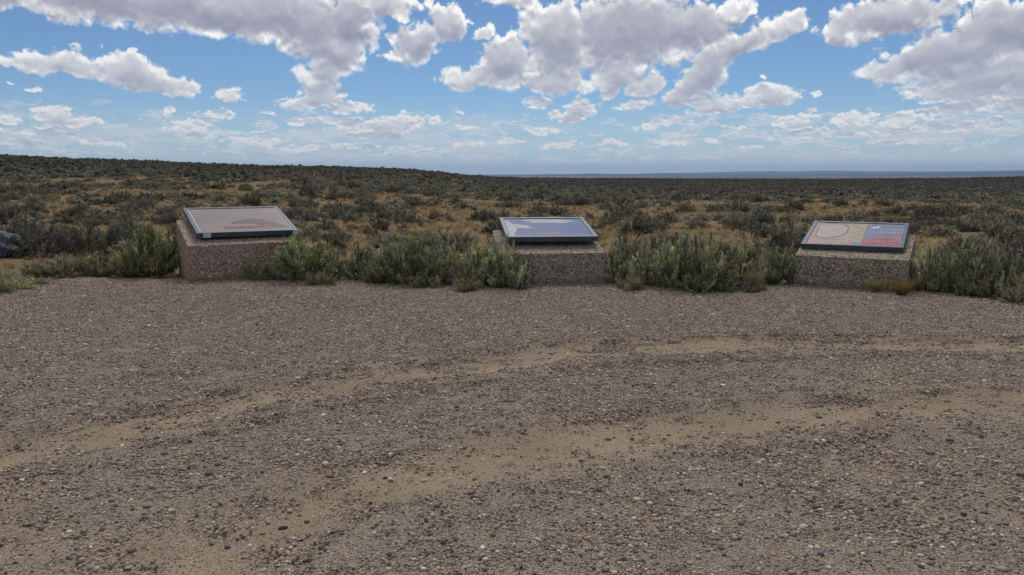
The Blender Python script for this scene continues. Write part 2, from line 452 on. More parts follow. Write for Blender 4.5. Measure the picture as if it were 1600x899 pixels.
def ground_material():
    m, t, b = mat('prairie_soil')
    geo = t.new('ShaderNodeNewGeometry'); P = geo.outputs['Position']
    n1 = t.noise(P, 0.35, 6, 0.6); n2 = t.noise(P, 6.0, 5, 0.65); n3 = t.noise(P, 0.0011, 8, 0.6)
    near = t.ramp(n1.outputs['Fac'], [(0.30, (0.175, 0.125, 0.078)), (0.46, (0.240, 0.175, 0.100)), (0.58, (0.300, 0.220, 0.120)), (0.70, (0.255, 0.195, 0.135))])
    near = t.mix(t.rng(n2.outputs['Fac'], 0.35, 0.7), t.mix(0.55, near, (0.06, 0.042, 0.028, 1)), near)
    r = t.vmath('LENGTH', P)
    brush = t.ramp(n1.outputs['Fac'], [(0.35, (0.050, 0.046, 0.036)), (0.6, (0.085, 0.072, 0.048)), (0.72, (0.13, 0.095, 0.055))])
    c = t.mix(t.rng(r, 60, 320), near, brush)
    st = t.vmath('MULTIPLY', P, (0.00012, 0.00035, 0.0))
    n4 = t.noise(st, 3.0, 6, 0.6)
    basin = t.ramp(n4.outputs['Fac'], [(0.40, (0.06, 0.06, 0.06)), (0.52, (0.13, 0.11, 0.10)), (0.62, (0.24, 0.20, 0.175))])
    c = t.mix(t.rng(r, 1400, 3500), c, basin)
    c = t.mix(t.rng(r, 24000, 28000), c, (0.06, 0.06, 0.06, 1))
    t.l.new(c, b.inputs['Base Color']); b.inputs['Roughness'].default_value = 0.95
    b.inputs['Specular IOR Level'].default_value = 0.1
    bp = t.new('ShaderNodeBump'); bp.inputs['Strength'].default_value = 0.7; bp.inputs['Distance'].default_value = 0.05
    t.l.new(n2.outputs['Fac'], bp.inputs['Height']); t.l.new(bp.outputs[0], b.inputs['Normal'])
    return m


# ------------------------------------------------------------------ gravel lot
def lot_material():
    m, t, b = mat('sand_and_fine_gravel')
    geo = t.new('ShaderNodeNewGeometry'); P = geo.outputs['Position']
    at = t.new('ShaderNodeAttribute'); at.attribute_name = 'sand'
    S = at.outputs['Fac']
    P2 = t.vmath('MULTIPLY', P, (1, 1, 0))
    n1 = t.noise(P2, 1.3, 6, 0.6); n2 = t.noise(P2, 26, 5, 0.7); n3 = t.noise(P2, 140, 3, 0.7)
    sand = t.ramp(n1.outputs['Fac'], [(0.3, (0.270, 0.202, 0.128)), (0.5, (0.325, 0.245, 0.158)), (0.7, (0.375, 0.288, 0.195))])
    sand = t.mix(t.rng(n3.outputs['Fac'], 0.35, 0.65), t.mix(0.35, sand, (0.09, 0.07, 0.05, 1)), sand)
    v = t.voro(P2, 85, 'F1'); v2 = t.voro(P2, 190, 'F1')
    hs = t.new('ShaderNodeSeparateColor'); t.l.new(v.outputs['Color'], hs.inputs[0])
    hs2 = t.new('ShaderNodeSeparateColor'); t.l.new(v2.outputs['Color'], hs2.inputs[0])
    stones = [(0.0, (0.035, 0.035, 0.040)), (0.28, (0.10, 0.10, 0.10)), (0.45, (0.26, 0.215, 0.18)), (0.65, (0.34, 0.265, 0.215)), (0.82, (0.22, 0.21, 0.21)), (0.94, (0.46, 0.385, 0.32)), (1.0, (0.6, 0.56, 0.51))]
    g1 = t.ramp(hs.outputs[0], stones); g2 = t.ramp(hs2.outputs[0], stones)
    edge = t.rng(v.outputs['Distance'], 0.30, 0.62)
    gr = t.mix(edge, g1, t.mix(0.5, g2, (0.12, 0.09, 0.065, 1)))
    pres = t.math('GREATER_THAN', hs.outputs[1], t.math('ADD', 0.18, t.math('MULTIPLY', S, 0.72)))
    pres2 = t.math('GREATER_THAN', hs2.outputs[1], t.math('ADD', 0.45, t.math('MULTIPLY', S, 0.45)))
    dirt = t.mix(pres2, sand, g2)
    c = t.mix(t.math('MULTIPLY', pres, t.math('SUBTRACT', 1.0, edge)), dirt, gr)
    t.l.new(t.vmath('MULTIPLY', c, (1.05, 1.02, 0.97)), b.inputs['Base Color']); b.inputs['Roughness'].default_value = 0.88
    b.inputs['Specular IOR Level'].default_value = 0.25
    h = t.math('MULTIPLY', t.math('MULTIPLY', t.math('SUBTRACT', 1.0, t.rng(v.outputs['Distance'], 0.05, 0.6)), pres), 1.0)
    h = t.math('ADD', h, t.math('MULTIPLY', t.math('SUBTRACT', 1.0, v2.outputs['Distance']), t.math('MULTIPLY', pres2, 0.45)))
    h = t.math('ADD', h, t.math('MULTIPLY', n2.outputs['Fac'], 1.0))
    bp = t.new('ShaderNodeBump'); bp.inputs['Strength'].default_value = 0.9; bp.inputs['Distance'].default_value = 0.006
    t.l.new(h, bp.inputs['Height']); t.l.new(bp.outputs[0], b.inputs['Normal'])
    return m


def build_lot():
    xs = np.linspace(-15, 15, 601); ys_t = np.linspace(0, 1, 281)
    X, T = np.meshgrid(xs, ys_t)
    rim = rim_y(X) + (vnoise(X, X * 0 + 3, 1.5, 61, 4) - 0.5) * 0.7 + 0.35
    Y = -3 + (rim + 3) * T
    Z = lot_height(X, Y)
    # the rim feathers down into the soil
    Z = Z - np.clip((T - 0.985) / 0.015, 0, 1) * 0.09
    Z = np.where(T < 0.02, Z, Z)
    verts = np.stack([X, Y, Z], -1).reshape(-1, 3)
    ny, nx = X.shape
    i = np.arange(ny - 1)[:, None]; j = np.arange(nx - 1)[None, :]
    f = np.stack([i * nx + j, i * nx + j + 1, (i + 1) * nx + j + 1, (i + 1) * nx + j], -1).reshape(-1, 4)
    me = mesh_np('gravel_lot', verts, f, [lot_material()], smooth=True)
    a = me.attributes.new('sand', 'FLOAT', 'POINT')
    a.data.foreach_set('value', sand_mask(X, Y).ravel().astype(np.float32))
    o = put(bpy.data.objects.new('gravel_lot', me)); tag(o, kind='structure')


def pebble_material():
    m, t, b = mat('mixed_river_pebbles')
    geo = t.new('ShaderNodeNewGeometry'); oi = t.new('ShaderNodeObjectInfo')
    k = t.math('FRACT', t.math('ADD', t.math('MULTIPLY', geo.outputs['Random Per Island'], 7.31), t.math('MULTIPLY', oi.outputs['Random'], 5.17)))
    k2 = t.math('FRACT', t.math('MULTIPLY', k, 13.7))
    c = t.ramp(k, [(0.0, (0.018, 0.020, 0.026)), (0.20, (0.038, 0.042, 0.052)), (0.30, (0.110, 0.112, 0.122)), (0.42, (0.185, 0.165, 0.15)), (0.56, (0.25, 0.195, 0.155)),
                   (0.68, (0.30, 0.225, 0.18)), (0.76, (0.22, 0.155, 0.13)), (0.84, (0.17, 0.17, 0.185)), (0.91, (0.40, 0.34, 0.28)), (1.0, (0.58, 0.55, 0.50))])
    tc = t.new('ShaderNodeTexCoord')
    n = t.noise(tc.outputs['Object'], 120, 4, 0.6)
    c = t.mix(t.math('MULTIPLY', n.outputs['Fac'], 0.5), c, t.mix(0.5, c, (0.19, 0.145, 0.10, 1)))
    c = t.mix(t.math('MULTIPLY', k2, 0.42), c, (0.21, 0.162, 0.112, 1))
    t.l.new(t.vmath('MULTIPLY', c, (1.70, 1.61, 1.45)), b.inputs['Base Color']); b.inputs['Roughness'].default_value = 0.8
    b.inputs['Specular IOR Level'].default_value = 0.25
    return m


def ico(sub=1):
    bm = bmesh.new(); bmesh.ops.create_icosphere(bm, subdivisions=sub, radius=1)
    v = np.array([x.co[:] for x in bm.verts]); f = np.array([[w.index for w in p.verts] for p in bm.faces]); bm.free()
    return v, f


ICO_V, ICO_F = ico(1)
ICO2_V, ICO2_F = ico(2)


def pebble_np(rng, r, base=(ICO_V, ICO_F)):
    v = base[0].copy()
    dirs = rng.normal(size=(5, 3)); dirs /= np.linalg.norm(dirs, axis=1)[:, None]
    for d in dirs:                                   # soften into a worn, slightly faceted stone
        h = v @ d; lim = rng.uniform(0.62, 0.95)
        v = v - np.outer(np.maximum(h - lim, 0) * 0.8, d)
    sx, sy, sz = rng.uniform(0.8, 1.45), rng.uniform(0.7, 1.05), rng.uniform(0.42, 0.72)
    v = v * [sx * r, sy * r, sz * r]
    a = rng.uniform(0, 6.28); tl = rng.normal(0, 0.22)
    Rz = np.array([[math.cos(a), -math.sin(a), 0], [math.sin(a), math.cos(a), 0], [0, 0, 1]])
    Rx = np.array([[1, 0, 0], [0, math.cos(tl), -math.sin(tl)], [0, math.sin(tl), math.cos(tl)]])
    return v @ (Rz @ Rx).T, sz * r


def hidden_collection(name): return bpy.data.collections.new(name)


def instancer(name, protos, pts, idx, rot, scl, label=None):
    """one object that scatters the prototype meshes over pts with geometry nodes"""
    hc = hidden_collection(name + '_kinds')
    for i, me in enumerate(protos):
        o = bpy.data.objects.new('%s_kind_%02d' % (name, i), me); hc.objects.link(o)
    me = bpy.data.meshes.new(name)
    me.vertices.add(len(pts)); me.vertices.foreach_set('co', pts.astype(np.float32).ravel())
    for nm, ty, arr in (('pick', 'INT', idx), ('turn', 'FLOAT_VECTOR', rot), ('size', 'FLOAT_VECTOR', scl)):
        a = me.attributes.new(nm, ty, 'POINT')
        if ty == 'INT': a.data.foreach_set('value', arr.astype(np.int32))
        else: a.data.foreach_set('vector', arr.astype(np.float32).ravel())
    me.update()
    o = put(bpy.data.objects.new(name, me))
    g = bpy.data.node_groups.new(name, 'GeometryNodeTree')
    g.interface.new_socket('Geometry', in_out='INPUT', socket_type='NodeSocketGeometry')
    g.interface.new_socket('Geometry', in_out='OUTPUT', socket_type='NodeSocketGeometry')
    gi = g.nodes.new('NodeGroupInput'); go = g.nodes.new('NodeGroupOutput')
    ci = g.nodes.new('GeometryNodeCollectionInfo'); ci.inputs['Collection'].default_value = hc
    ci.inputs['Separate Children'].default_value = True; ci.inputs['Reset Children'].default_value = True
    ip = g.nodes.new('GeometryNodeInstanceOnPoints'); ip.inputs['Pick Instance'].default_value = True
    def attr(nm, ty):
        n = g.nodes.new('GeometryNodeInputNamedAttribute'); n.data_type = ty; n.inputs[0].default_value = nm
        return next(s for s in n.outputs if s.enabled and s.name == 'Attribute')
    g.links.new(gi.outputs[0], ip.inputs['Points']); g.links.new(ci.outputs[0], ip.inputs['Instance'])
    g.links.new(attr('pick', 'INT'), ip.inputs['Instance Index'])
    e2r = g.nodes.new('FunctionNodeEulerToRotation'); g.links.new(attr('turn', 'FLOAT_VECTOR'), e2r.inputs[0])
    g.links.new(e2r.outputs[0], ip.inputs['Rotation'])
    g.links.new(attr('size', 'FLOAT_VECTOR'), ip.inputs['Scale'])
    g.links.new(ip.outputs[0], go.inputs[0])
    md = o.modifiers.new('scatter', 'NODES'); md.node_group = g
    tag(o, label=label, kind='stuff')
    return o


def build_gravel():
    pm = pebble_material()
    rng = np.random.default_rng(5)
    protos = []
    CL = 0.12
    for k in range(10):                               # patches of many pebbles
        V, F, n = [], [], 0
        for i in range(46):
            r = min(0.0021 + rng.gamma(1.8, 0.00135), 0.0105)
            v, hz = pebble_np(rng, r)
            a = rng.uniform(0, 6.28); q = CL * 0.62 * math.sqrt(rng.uniform())
            v = v + [q * math.cos(a), q * math.sin(a), hz * rng.uniform(0.1, 0.75)]
            V.append(v); F.append(ICO_F + n); n += len(v)
        protos.append(mesh_np('pebble_patch', np.concatenate(V), np.concatenate(F), [pm], smooth=True))
    singles = []
    for k in range(12):
        v, hz = pebble_np(rng, 0.010, (ICO2_V, ICO2_F)); v[:, 2] += hz * 0.35
        singles.append(mesh_np('pebble', v, ICO2_F, [pm], smooth=True))
    def sample(n, ymin, ymax):
        y = rng.uniform(ymin, ymax, n * 3); x = rng.uniform(-11.5, 11.5, n * 3)
        ok = (np.abs(x) < 0.80 * y + 1.3) & (y < rim_y(x) + 0.15)
        return x[ok][:n], y[ok][:n]
    area = 125.0
    # patches
    x, y = sample(46000, 1.6, 12)
    s = sand_mask(x, y)
    dens = np.clip(1.0 - 1.0 * s ** 1.3, 0.20, 1) * np.clip(-0.32 + 1.5 * vnoise(x, y, 3.2, 71, 4) + (y - 3.5) * 0.08, 0.14, 1)
    ok = rng.uniform(size=len(x)) < dens
    x, y = x[ok], y[ok]; n = len(x)
    g = 0.65 + rng.uniform(size=n) ** 1.5 * 0.8
    instancer('gravel', protos, np.stack([x, y, lot_height(x, y) - 0.0005], -1), rng.integers(0, 10, n),
              np.stack([np.zeros(n), np.zeros(n), rng.uniform(0, 6.28, n)], -1), np.stack([g] * 3, -1),
              'fine mixed grey and tan gravel covering the lot')
    # loose bigger pebbles
    x, y = sample(30000, 1.6, 11.4)
    s = sand_mask(x, y)
    ok = rng.uniform(size=len(x)) < np.clip(0.9 - 0.55 * s, 0.2, 1) * np.clip(0.3 + vnoise(x, y, 1.5, 72, 3), 0.2, 1)
    x, y = x[ok], y[ok]; n = len(x)
    g = np.clip(0.50 + rng.gamma(1.6, 0.24, n), 0.5, 1.7)
    instancer('loose_pebbles', singles, np.stack([x, y, lot_height(x, y)], -1), rng.integers(0, 12, n),
              np.stack([np.zeros(n), np.zeros(n), rng.uniform(0, 6.28, n)], -1), np.stack([g] * 3, -1),
              'bigger rounded pebbles loose on the gravel and sand')


# the few stones that stand out: px, py, width px, colour, label
STONES = [
    (1276, 798, 17, (0.035, 0.038, 0.050), 'dark blue-grey flat pebble, largest one in the right foreground gravel'),
    (442, 823, 14, (0.028, 0.030, 0.040), 'nearly black pebble lying in the sandy streak of the left foreground'),
    (460, 882, 13, (0.045, 0.055, 0.085), 'dark blue pebble close to the bottom edge, left of the middle'),
    (206, 872, 16, (0.20, 0.10, 0.085), 'rusty red pebble at the bottom left of the gravel lot'),
    (122, 846, 14, (0.34, 0.26, 0.18), 'pale tan round pebble in the left foreground gravel'),
    (102, 845, 12, (0.28, 0.24, 0.19), 'beige pebble just left of the pale tan round one'),
    (720, 851, 12, (0.19, 0.20, 0.205), 'light grey round pebble near the bottom centre'),
    (755, 859, 8, (0.42, 0.43, 0.44), 'whitish pebble just right of the light grey round one'),
    (662, 786, 11, (0.34, 0.27, 0.17), 'yellowish pebble at the lower rim of the sandy wheel track'),
    (617, 741, 8, (0.46, 0.44, 0.40), 'white pebble on the upper rim of the nearer wheel track'),
    (602, 747, 10, (0.03, 0.03, 0.038), 'black pebble beside the white one on the nearer wheel track'),
    (1121, 788, 11, (0.30, 0.235, 0.18), 'tan upright pebble in the middle of the right foreground'),
    (1019, 804, 13, (0.12, 0.13, 0.155), 'blue-grey pebble, leftmost of three lying together'),
    (1034, 810, 10, (0.20, 0.205, 0.21), 'grey pebble, middle one of three lying together'),
    (1046, 810, 10, (0.17, 0.18, 0.19), 'grey pebble, rightmost of three lying together'),
    (1157, 763, 11, (0.04, 0.042, 0.055), 'dark slate pebble above the tan upright one'),
    (1148, 740, 10, (0.09, 0.10, 0.14), 'slate blue pebble in the right part below the nearer track'),
    (1186, 730, 11, (0.44, 0.42, 0.40), 'off-white pebble below the nearer wheel track'),
    (1282, 873, 14, (0.11, 0.12, 0.15), 'long grey-blue pebble near the bottom edge on the right'),
    (1455, 878, 13, (0.20, 0.11, 0.075), 'rust brown pebble at the bottom edge, right part'),
    (1353, 882, 14, (0.27, 0.20, 0.17), 'pinkish triangular stone at the bottom edge, right part'),
    (1452, 716, 12, (0.10, 0.105, 0.12), 'dark grey pebble in the sand on the right, below the nearer track'),
    (1471, 814, 11, (0.36, 0.27, 0.18), 'pale orange pebble in the right foreground'),
    (1103, 683, 12, (0.30, 0.27, 0.23), 'light stone lying on the nearer wheel track, right of centre'),
    (1594, 752, 13, (0.07, 0.075, 0.095), 'dark pebble by the right edge of the picture'),
    (404, 643, 12, (0.09, 0.095, 0.10), 'dark grey pebble on the farther wheel track, left part'),
    (248, 696, 12, (0.32, 0.28, 0.22), 'light pebble resting on the farther wheel track at far left'),
    (231, 669, 13, (0.17, 0.14, 0.12), 'brown flat stone on the farther wheel track at far left'),
    (140, 785, 12, (0.27, 0.17, 0.15), 'pinkish pebble in the gravel at far left'),
    (340, 732, 12, (0.11, 0.12, 0.14), 'flat grey pebble in the gravel between the two wheel tracks'),
    (232, 836, 10, (0.33, 0.25, 0.17), 'small tan pebble in the left foreground, below the sandy patch'),
    (355, 853, 12, (0.045, 0.05, 0.07), 'dark blue oval pebble in the left foreground'),
    (90, 703, 10, (0.42, 0.40, 0.37), 'small white stone at the left end of the farther wheel track'),
    (1000, 650, 10, (0.10, 0.11, 0.12), 'dark pebble on the gravel strip between both wheel tracks'),
]


def build_stones():
    rng = np.random.default_rng(77)
    cache = {}
    for (px, py, w, c, lab) in STONES:
        x, y = px_ground(px, py)
        d = math.hypot(math.hypot(x, y), EYE)
        r = w / FPX * d * 0.42
        key = tuple(c)
        m, t, b = mat('stone')
        tc = t.new('ShaderNodeTexCoord')
        n = t.noise(tc.outputs['Object'], 60, 5, 0.6); n2 = t.noise(tc.outputs['Object'], 400, 3, 0.7)
        cc = t.mix(t.rng(n.outputs['Fac'], 0.3, 0.7), tuple(v * 0.72 for v in c) + (1,), tuple(min(v * 1.2, 0.8) for v in c) + (1,))
        cc = t.mix(t.math('MULTIPLY', t.rng(n2.outputs['Fac'], 0.5, 0.7), 0.35), cc, (0.22, 0.17, 0.12, 1))
        t.l.new(cc, b.inputs['Base Color']); b.inputs['Roughness'].default_value = 0.7
        v, hz = pebble_np(rng, r * 0.95, (ICO2_V, ICO2_F))
        me = mesh_np('pebble', v, ICO2_F, [m], smooth=True)
        o = put(bpy.data.objects.new('pebble', me))
        o.location = (x, y, float(lot_height(np.array(x), np.array(y))) + hz * 0.55)
        tag(o, lab, 'pebble', 'stones that stand out in the gravel')


# ------------------------------------------------------------------ shrubs
def leaf_material(name, cols, gain=1.9):
    m, t, b = mat(name)
    geo = t.new('ShaderNodeNewGeometry'); oi = t.new('ShaderNodeObjectInfo')
    k = geo.outputs['Random Per Island']
    c = t.ramp(k, [(i / (len(cols) - 1), tuple(v * gain for v in q)) for i, q in enumerate(cols)])
    n = t.noise(geo.outputs['Position'], 5.0, 3, 0.6)
    hsv = t.new('ShaderNodeHueSaturation')
    t.put(hsv.inputs['Hue'], t.rng(oi.outputs['Random'], 0, 1, 0.485, 0.515, False))
    t.put(hsv.inputs['Saturation'], t.rng(n.outputs['Fac'], 0.3, 0.7, 0.75, 1.15))
    t.put(hsv.inputs['Value'], t.math('MULTIPLY', t.rng(n.outputs['Fac'], 0.3, 0.7, 0.78, 1.22), t.rng(t.math('FRACT', t.math('MULTIPLY', oi.outputs['Random'], 7.7)), 0, 1, 0.75, 1.25, False)))
    at = t.new('ShaderNodeAttribute'); at.attribute_name = 'tone'
    tone = t.math('MAXIMUM', at.outputs['Fac'], t.math('LESS_THAN', at.outputs['Fac'], 0.01))
    c = t.vmath('SCALE', c, scale=tone)
    t.l.new(c, hsv.inputs['Color'])
    d = t.new('ShaderNodeBsdfDiffuse'); tr = t.new('ShaderNodeBsdfTranslucent')
    t.l.new(hsv.outputs[0], d.inputs[0]); t.l.new(hsv.outputs[0], tr.inputs[0])
    mx = t.new('ShaderNodeMixShader'); mx.inputs[0].default_value = 0.33
    t.l.new(d.outputs[0], mx.inputs[1]); t.l.new(tr.outputs[0], mx.inputs[2])
    t.l.new(mx.outputs[0], t.n['Material Output'].inputs[0])
    t.n.remove(b)
    return m


def bark_material():
    m, t, b = mat('grey_brown_twigs')
    geo = t.new('ShaderNodeNewGeometry')
    n = t.noise(geo.outputs['Position'], 40, 3, 0.6)
    c = t.ramp(n.outputs['Fac'], [(0.3, (0.050, 0.040, 0.032)), (0.7, (0.135, 0.110, 0.090))])
    t.l.new(c, b.inputs['Base Color']); b.inputs['Roughness'].default_value = 0.9
    return m


def unit(v): return v / np.maximum(np.linalg.norm(v, axis=-1, keepdims=True), 1e-9)


def shrub_np(rng, W, H, nstem, nshoot, nleaf, ll, lw, upright=0.6, spread=0.62, shoot_len=0.11, stem_r=0.004, lean=0.35, lo=0.35):
    """returns (branch verts, branch quads, leaf verts, leaf quads)"""
    # stems: quadratic curves from the crown of the root to a lobed dome
    az = rng.uniform(0, 2 * math.pi, nstem)
    q = rng.uniform(0, 1, nstem) ** 0.6
    th = q * math.radians(86)
    lob = 0.80 + 0.17 * np.sin(az * 2 + rng.uniform(0, 6)) * q + 0.14 * np.sin(az * 3 + th * 4 + rng.uniform(0, 6)) + rng.normal(0, 0.09, nstem)
    tip = np.stack([np.sin(th) * np.cos(az) * W / 2 * lob, np.sin(th) * np.sin(az) * W / 2 * lob, (np.cos(th) * 0.86 + 0.10) * H * lob], -1)
    base = np.stack([np.cos(az), np.sin(az), np.zeros(nstem)], -1) * (rng.uniform(0, 0.12, nstem) * W)[:, None]
    mid = base + (tip - base) * 0.5
    mid[:, :2] += (tip[:, :2] - base[:, :2]) * 0.14; mid[:, 2] -= H * 0.10 * q * upright * 2
    mid[:, 2] = np.maximum(mid[:, 2], 0.015)
    ts = np.linspace(0, 1, 6)
    pts = ((1 - ts) ** 2)[None, :, None] * base[:, None] + (2 * ts * (1 - ts))[None, :, None] * mid[:, None] + (ts ** 2)[None, :, None] * tip[:, None]
    def tubes(pts, r0, r1):
        n, k, _ = pts.shape
        tan = unit(np.gradient(pts, axis=1))
        ref = np.tile(np.array([0.31, 0.52, 0.79]), (n, k, 1))
        a = unit(np.cross(tan, ref)); b = np.cross(tan, a)
        rad = np.linspace(r0, r1, k)[None, :, None]
        ring = []
        for j in range(3):
            an = 2 * math.pi * j / 3
            ring.append(pts + (a * math.cos(an) + b * math.sin(an)) * rad)
        V = np.stack(ring, 2)                           # n,k,3,3
        idx = np.arange(n * k * 3).reshape(n, k, 3)
        f = []
        for j in range(3):
            j2 = (j + 1) % 3
            f.append(np.stack([idx[:, :-1, j], idx[:, :-1, j2], idx[:, 1:, j2], idx[:, 1:, j]], -1).reshape(-1, 4))
        return V.reshape(-1, 3), np.concatenate(f)
    bv, bf = tubes(pts, stem_r, stem_r * 0.35)
    # shoots
    ns = nstem * nshoot
    si = np.repeat(np.arange(nstem), nshoot)
    t = lo + (1 - lo) * rng.uniform(0, 1, ns) ** 0.7
    t1 = t[:, None]
    o = (1 - t1) ** 2 * base[si] + 2 * t1 * (1 - t1) * mid[si] + t1 ** 2 * tip[si]
    tan = unit(2 * (1 - t1) * (mid[si] - base[si]) + 2 * t1 * (tip[si] - mid[si]))
    out = o.copy(); out[:, 2] *= 0.3; out = unit(out)
    d = unit(tan * 0.6 + out * lean + np.array([0, 0, upright]) + rng.normal(0, 0.33, (ns, 3)))
    L = shoot_len * rng.uniform(0.55, 1.35, ns)
    e = o + d * L[:, None]
    e[:, 2] = np.maximum(e[:, 2], 0.02)
    sv, sf = tubes(np.stack([o, (o + e) / 2, e], 1), stem_r * 0.4, stem_r * 0.2)
    bf = np.concatenate([bf, sf + len(bv)]); bv = np.concatenate([bv, sv])
    # leaves
    nl = ns * nleaf
    li = np.repeat(np.arange(ns), nleaf)
    tt = rng.uniform(0.05, 1.02, nl)[:, None]
    p = o[li] + (e[li] - o[li]) * tt
    ld = unit(d[li] + rng.normal(0, spread, (nl, 3)))
    side = unit(np.cross(ld, rng.normal(size=(nl, 3))))
    l = (ll * rng.uniform(0.6, 1.35, nl))[:, None]; w = (lw * rng.uniform(0.7, 1.3, nl))[:, None]
    V = np.stack([p - side * w * 0.2, p + ld * l * 0.55 - side * w * 0.5, p + ld * l, p + ld * l * 0.55 + side * w * 0.5], 1)
    V[:, :, 2] = np.maximum(V[:, :, 2], 0.004)
    lv = V.reshape(-1, 3); lf = np.arange(nl * 4).reshape(nl, 4)
    # every stem and shoot has its own tone: young pale ones, older dull ones
    tone = np.clip(rng.normal(1.0, 0.26, nstem), 0.45, 1.7)[si][li] * np.clip(rng.normal(1.0, 0.20, ns), 0.5, 1.6)[li]
    return bv, bf, lv, lf, np.repeat(tone, 4)


def grass_np(rng, n, H, spread, w=0.003):
    az = rng.uniform(0, 6.283, n); b = rng.uniform(0, 0.05, n)
    base = np.stack([np.cos(az) * b, np.sin(az) * b, np.zeros(n)], -1)
    az2 = az + rng.normal(0, 0.6, n)
    out = np.stack([np.cos(az2), np.sin(az2), np.zeros(n)], -1)
    h = H * rng.uniform(0.45, 1.1, n); s = spread * rng.uniform(0.1, 1, n) * h / H
    p1 = base + out * (s * 0.35)[:, None] + np.array([0, 0, 1]) * (h * 0.6)[:, None]
    p2 = base + out * s[:, None] + np.array([0, 0, 1]) * h[:, None]
    side = np.stack([-np.sin(az2 + rng.normal(0, 1, n)), np.cos(az2), np.zeros(n)], -1) * w
    V = np.stack([base - side, base + side, p1 + side * 0.8, p1 - side * 0.8, p2 + side * 0.2, p2 - side * 0.2], 1).reshape(-1, 3)
    i = np.arange(n)[:, None] * 6
    f = np.concatenate([i + [0, 1, 2, 3], i + [3, 2, 4, 5]])
    return V, f


LEAF = {}
LEAF['green'] = leaf_material('green_rabbitbrush_leaves', [(0.074, 0.086, 0.040), (0.122, 0.138, 0.062), (0.158, 0.176, 0.088), (0.170, 0.165, 0.090), (0.130, 0.154, 0.082)], 2.45)
LEAF['sage'] = leaf_material('grey_green_sage_leaves', [(0.074, 0.084, 0.044), (0.130, 0.142, 0.076), (0.172, 0.180, 0.100), (0.200, 0.185, 0.120), (0.135, 0.150, 0.095)], 2.6)
LEAF['pale'] = leaf_material('pale_olive_leaves', [(0.100, 0.105, 0.060), (0.165, 0.165, 0.095), (0.200, 0.190, 0.115), (0.190, 0.160, 0.10)], 2.1)
LEAF['dark'] = leaf_material('dull_dark_sage_leaves', [(0.045, 0.045, 0.036), (0.080, 0.080, 0.062), (0.120, 0.115, 0.090), (0.135, 0.120, 0.095), (0.095, 0.100, 0.075)], 2.0)
LEAF['far'] = leaf_material('prairie_sage_leaves', [(0.065, 0.064, 0.042), (0.115, 0.110, 0.074), (0.160, 0.150, 0.102), (0.175, 0.160, 0.114), (0.120, 0.122, 0.088)], 2.2)
LEAF['distant'] = leaf_material('shade_toned_distant_leaves', [(0.050, 0.050, 0.040), (0.085, 0.083, 0.066), (0.115, 0.108, 0.085), (0.130, 0.118, 0.092)], 1.65)  # darker leaf copy: cloud shadow on the far slopes put into the colour
LEAF['rust'] = leaf_material('rusty_dead_leaves', [(0.13, 0.075, 0.055), (0.20, 0.115, 0.080), (0.25, 0.150, 0.105)], 1.3)
LEAF['straw'] = leaf_material('dry_straw', [(0.17, 0.125, 0.066), (0.25, 0.186, 0.098), (0.31, 0.240, 0.138), (0.21, 0.160, 0.098)], 2.05)
LEAF['orange'] = leaf_material('orange_dry_grass', [(0.18, 0.122, 0.064), (0.24, 0.166, 0.084), (0.29, 0.205, 0.110)], 1.4)
LEAF['yellow'] = leaf_material('yellow_green_grass', [(0.19, 0.15, 0.045), (0.28, 0.22, 0.070), (0.30, 0.26, 0.11)], 1.25)
BARK = bark_material()


def set_tone(me, tone):
    a = me.attributes.new('tone', 'FLOAT', 'POINT'); a.data.foreach_set('value', tone.astype(np.float32))
    return me


def two_meshes(bv, bf, lv, lf, tone, leaf):
    return mesh_np('branches', bv, bf, [BARK]), set_tone(mesh_np('foliage', lv, lf, [leaf]), tone)


def one_mesh(bv, bf, lv, lf, tone, leaf):
    v = np.concatenate([bv, lv]); f = np.concatenate([bf, lf + len(bv)])
    return set_tone(mesh_np('shrub', v, f, [BARK, leaf], np.concatenate([np.zeros(len(bf)), np.ones(len(lf))])), np.concatenate([np.ones(len(bv)), tone]))


